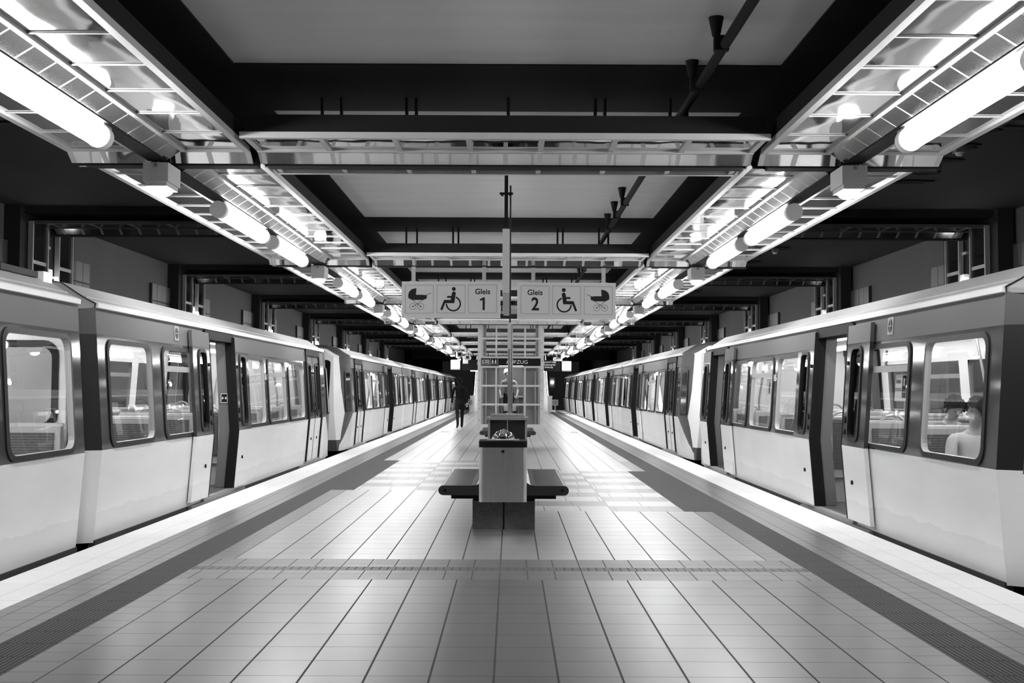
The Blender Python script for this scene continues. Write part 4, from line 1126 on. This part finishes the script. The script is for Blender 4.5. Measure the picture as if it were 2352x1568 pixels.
# person in the lift, leaning over a wheeled walker, facing the camera
A = {}
for q, k in (('l', -1), ('r', 1)):
    A['sh' + q] = (k * .20, .14, 1.34); A['el' + q] = (k * .29, .20, 1.08); A['wr' + q] = (k * .255, .34, .90); A['ha' + q] = (k * .25, .40, .86)
J = standing(.30, .1, A)
for q, d in (('neck0', .01), ('neck', .025), ('head0', .04), ('head', .06), ('crown', .065)): J[q] = (J[q][0] + d,) + tuple(J[q][1:])
person('person', 'person with pale hair and grey short-sleeved shirt leaning on a walker in the lift', (-.06, LY + 1.30, .23), pi, J, m_tee, m_trou, m_hairp, .2, sleeves='short')
t = thing('wheeled_walker', 'wheeled walking frame with white papers in its basket, inside the lift', 'walker', (-.02, LY + .80, .23))
m = MB()
for k in (-1, 1):
    m.path([(k * .25, .12, .835), (k * .25, .02, .835), (k * .25, -.02, .60), (k * .26, -.22, .09)], .013, 8).path([(k * .25, -.01, .62), (k * .26, .28, .09)], .013, 8)
m.path([(-.25, -.02, .58), (.25, -.02, .58)], .012, 8).build('tube_frame', m_alud, t, True)
for k in (-1, 1): MB().cyl((k * .25, .13, .835), (k * .25, .02, .835), .02, n=12).build('grip', m_rubber, t, True)
for k in (-1, 1):
    for y in (-.22, .28): MB().cyl((k * .26 - .015, y, .09), (k * .26 + .015, y, .09), .088, n=20).build('wheel', m_rubber, t, True)
MB().box(-.21, .21, -.20, -.02, .36, .50).build('basket', m_under, t)
MB().box(-.19, -.03, -.215, -.202, .44, .64).box(.03, .19, -.215, -.202, .44, .62).build('white_papers', m_white, t)
def seated():
    J = dict(pelvis=(0, 0, .50), waist=(0, -.02, .66), chest=(0, -.02, .88), neck0=(0, .0, .99), neck=(0, .01, 1.04), head0=(0, .03, 1.10), head=(0, .05, 1.17), crown=(0, .04, 1.25))
    for q, k in (('l', -1), ('r', 1)):
        J['hip' + q] = (k * .10, .04, .49); J['kn' + q] = (k * .11, .44, .52); J['an' + q] = (k * .11, .46, .14); J['to' + q] = (k * .12, .60, .08)
        J['sh' + q] = (k * .19, 0, .95); J['el' + q] = (k * .23, .06, .70); J['wr' + q] = (k * .13, .26, .62); J['ha' + q] = (k * .08, .33, .61)
    return J
J = seated(); J['head0'] = (0, .06, 1.09); J['head'] = (0, .10, 1.14); J['crown'] = (0, .13, 1.22); J['face'] = (0, 1, -.5)
person('person', 'seated passenger with dark curly hair looking down, in the nearest right car window', (XRT - .385, 11.24, .035), pi, J, m_tee, m_trou, m_hair, .1)
person('person', 'seated passenger in a pale shirt close behind the nearest right window', (XRT - .83, 9.58, .0), pi, dict(seated(), face=(.9, .35, -.25)), m_shirt, m_trou, m_hair, .15)

dg = bpy.context.evaluated_depsgraph_get(); dg.update()
for o in FONTS:                                     # lettering as plain meshes
    me = bpy.data.meshes.new_from_object(o.evaluated_get(dg)); n = o.name; p = o.parent; l, r_, s_ = o.location[:], o.rotation_euler[:], o.scale[:]
    bpy.data.objects.remove(o); q = put(n, me, p, l, r_); q.scale = s_
# ------------------------------------------------------------------ camera, world, view
F, VX, VY, ROLL, H = 2613.3, 1173., 893., .0042, 1.345
def cam_axes():
    a = VX - 1176.; b = -(VY - 784.); c, s = cos(ROLL), sin(ROLL)
    a0 = (c * a - s * b) / F; b0 = (s * a + c * b) / F
    yaw = -math.atan2(a0, 1); pitch = math.atan2(-b0, math.hypot(1, a0))
    w = Vector((sin(yaw) * cos(pitch), cos(yaw) * cos(pitch), sin(pitch))); r = Vector((cos(yaw), -sin(yaw), 0)); u = r.cross(w)
    return c * r + s * u, -s * r + c * u, w
r, u, w = cam_axes()
cd = bpy.data.cameras.new('camera'); cam = bpy.data.objects.new('camera', cd); C.objects.link(cam)
cd.sensor_width = 36.; cd.sensor_fit = 'HORIZONTAL'; cd.lens = F / 2352. * 36.; cd.clip_start = .1; cd.clip_end = 300
cam.matrix_world = Matrix(((r.x, u.x, -w.x, 0), (r.y, u.y, -w.y, 0), (r.z, u.z, -w.z, H), (0, 0, 0, 1)))
sc = bpy.context.scene; sc.camera = cam
wd = bpy.data.worlds.new('world'); sc.world = wd; wd.use_nodes = True
wd.node_tree.nodes['Background'].inputs[0].default_value = (1, 1, 1, 1); wd.node_tree.nodes['Background'].inputs[1].default_value = .006
sc.view_settings.view_transform = 'Standard'; sc.view_settings.look = 'None'; sc.view_settings.gamma = 1; sc.view_settings.use_curve_mapping = False
sc.view_settings.exposure = EXPO
sc.cycles.max_bounces = 8; sc.cycles.diffuse_bounces = 4; sc.cycles.glossy_bounces = 5; sc.cycles.transparent_max_bounces = 24
sc.cycles.caustics_reflective = False; sc.cycles.caustics_refractive = False; sc.cycles.sample_clamp_indirect = 6.
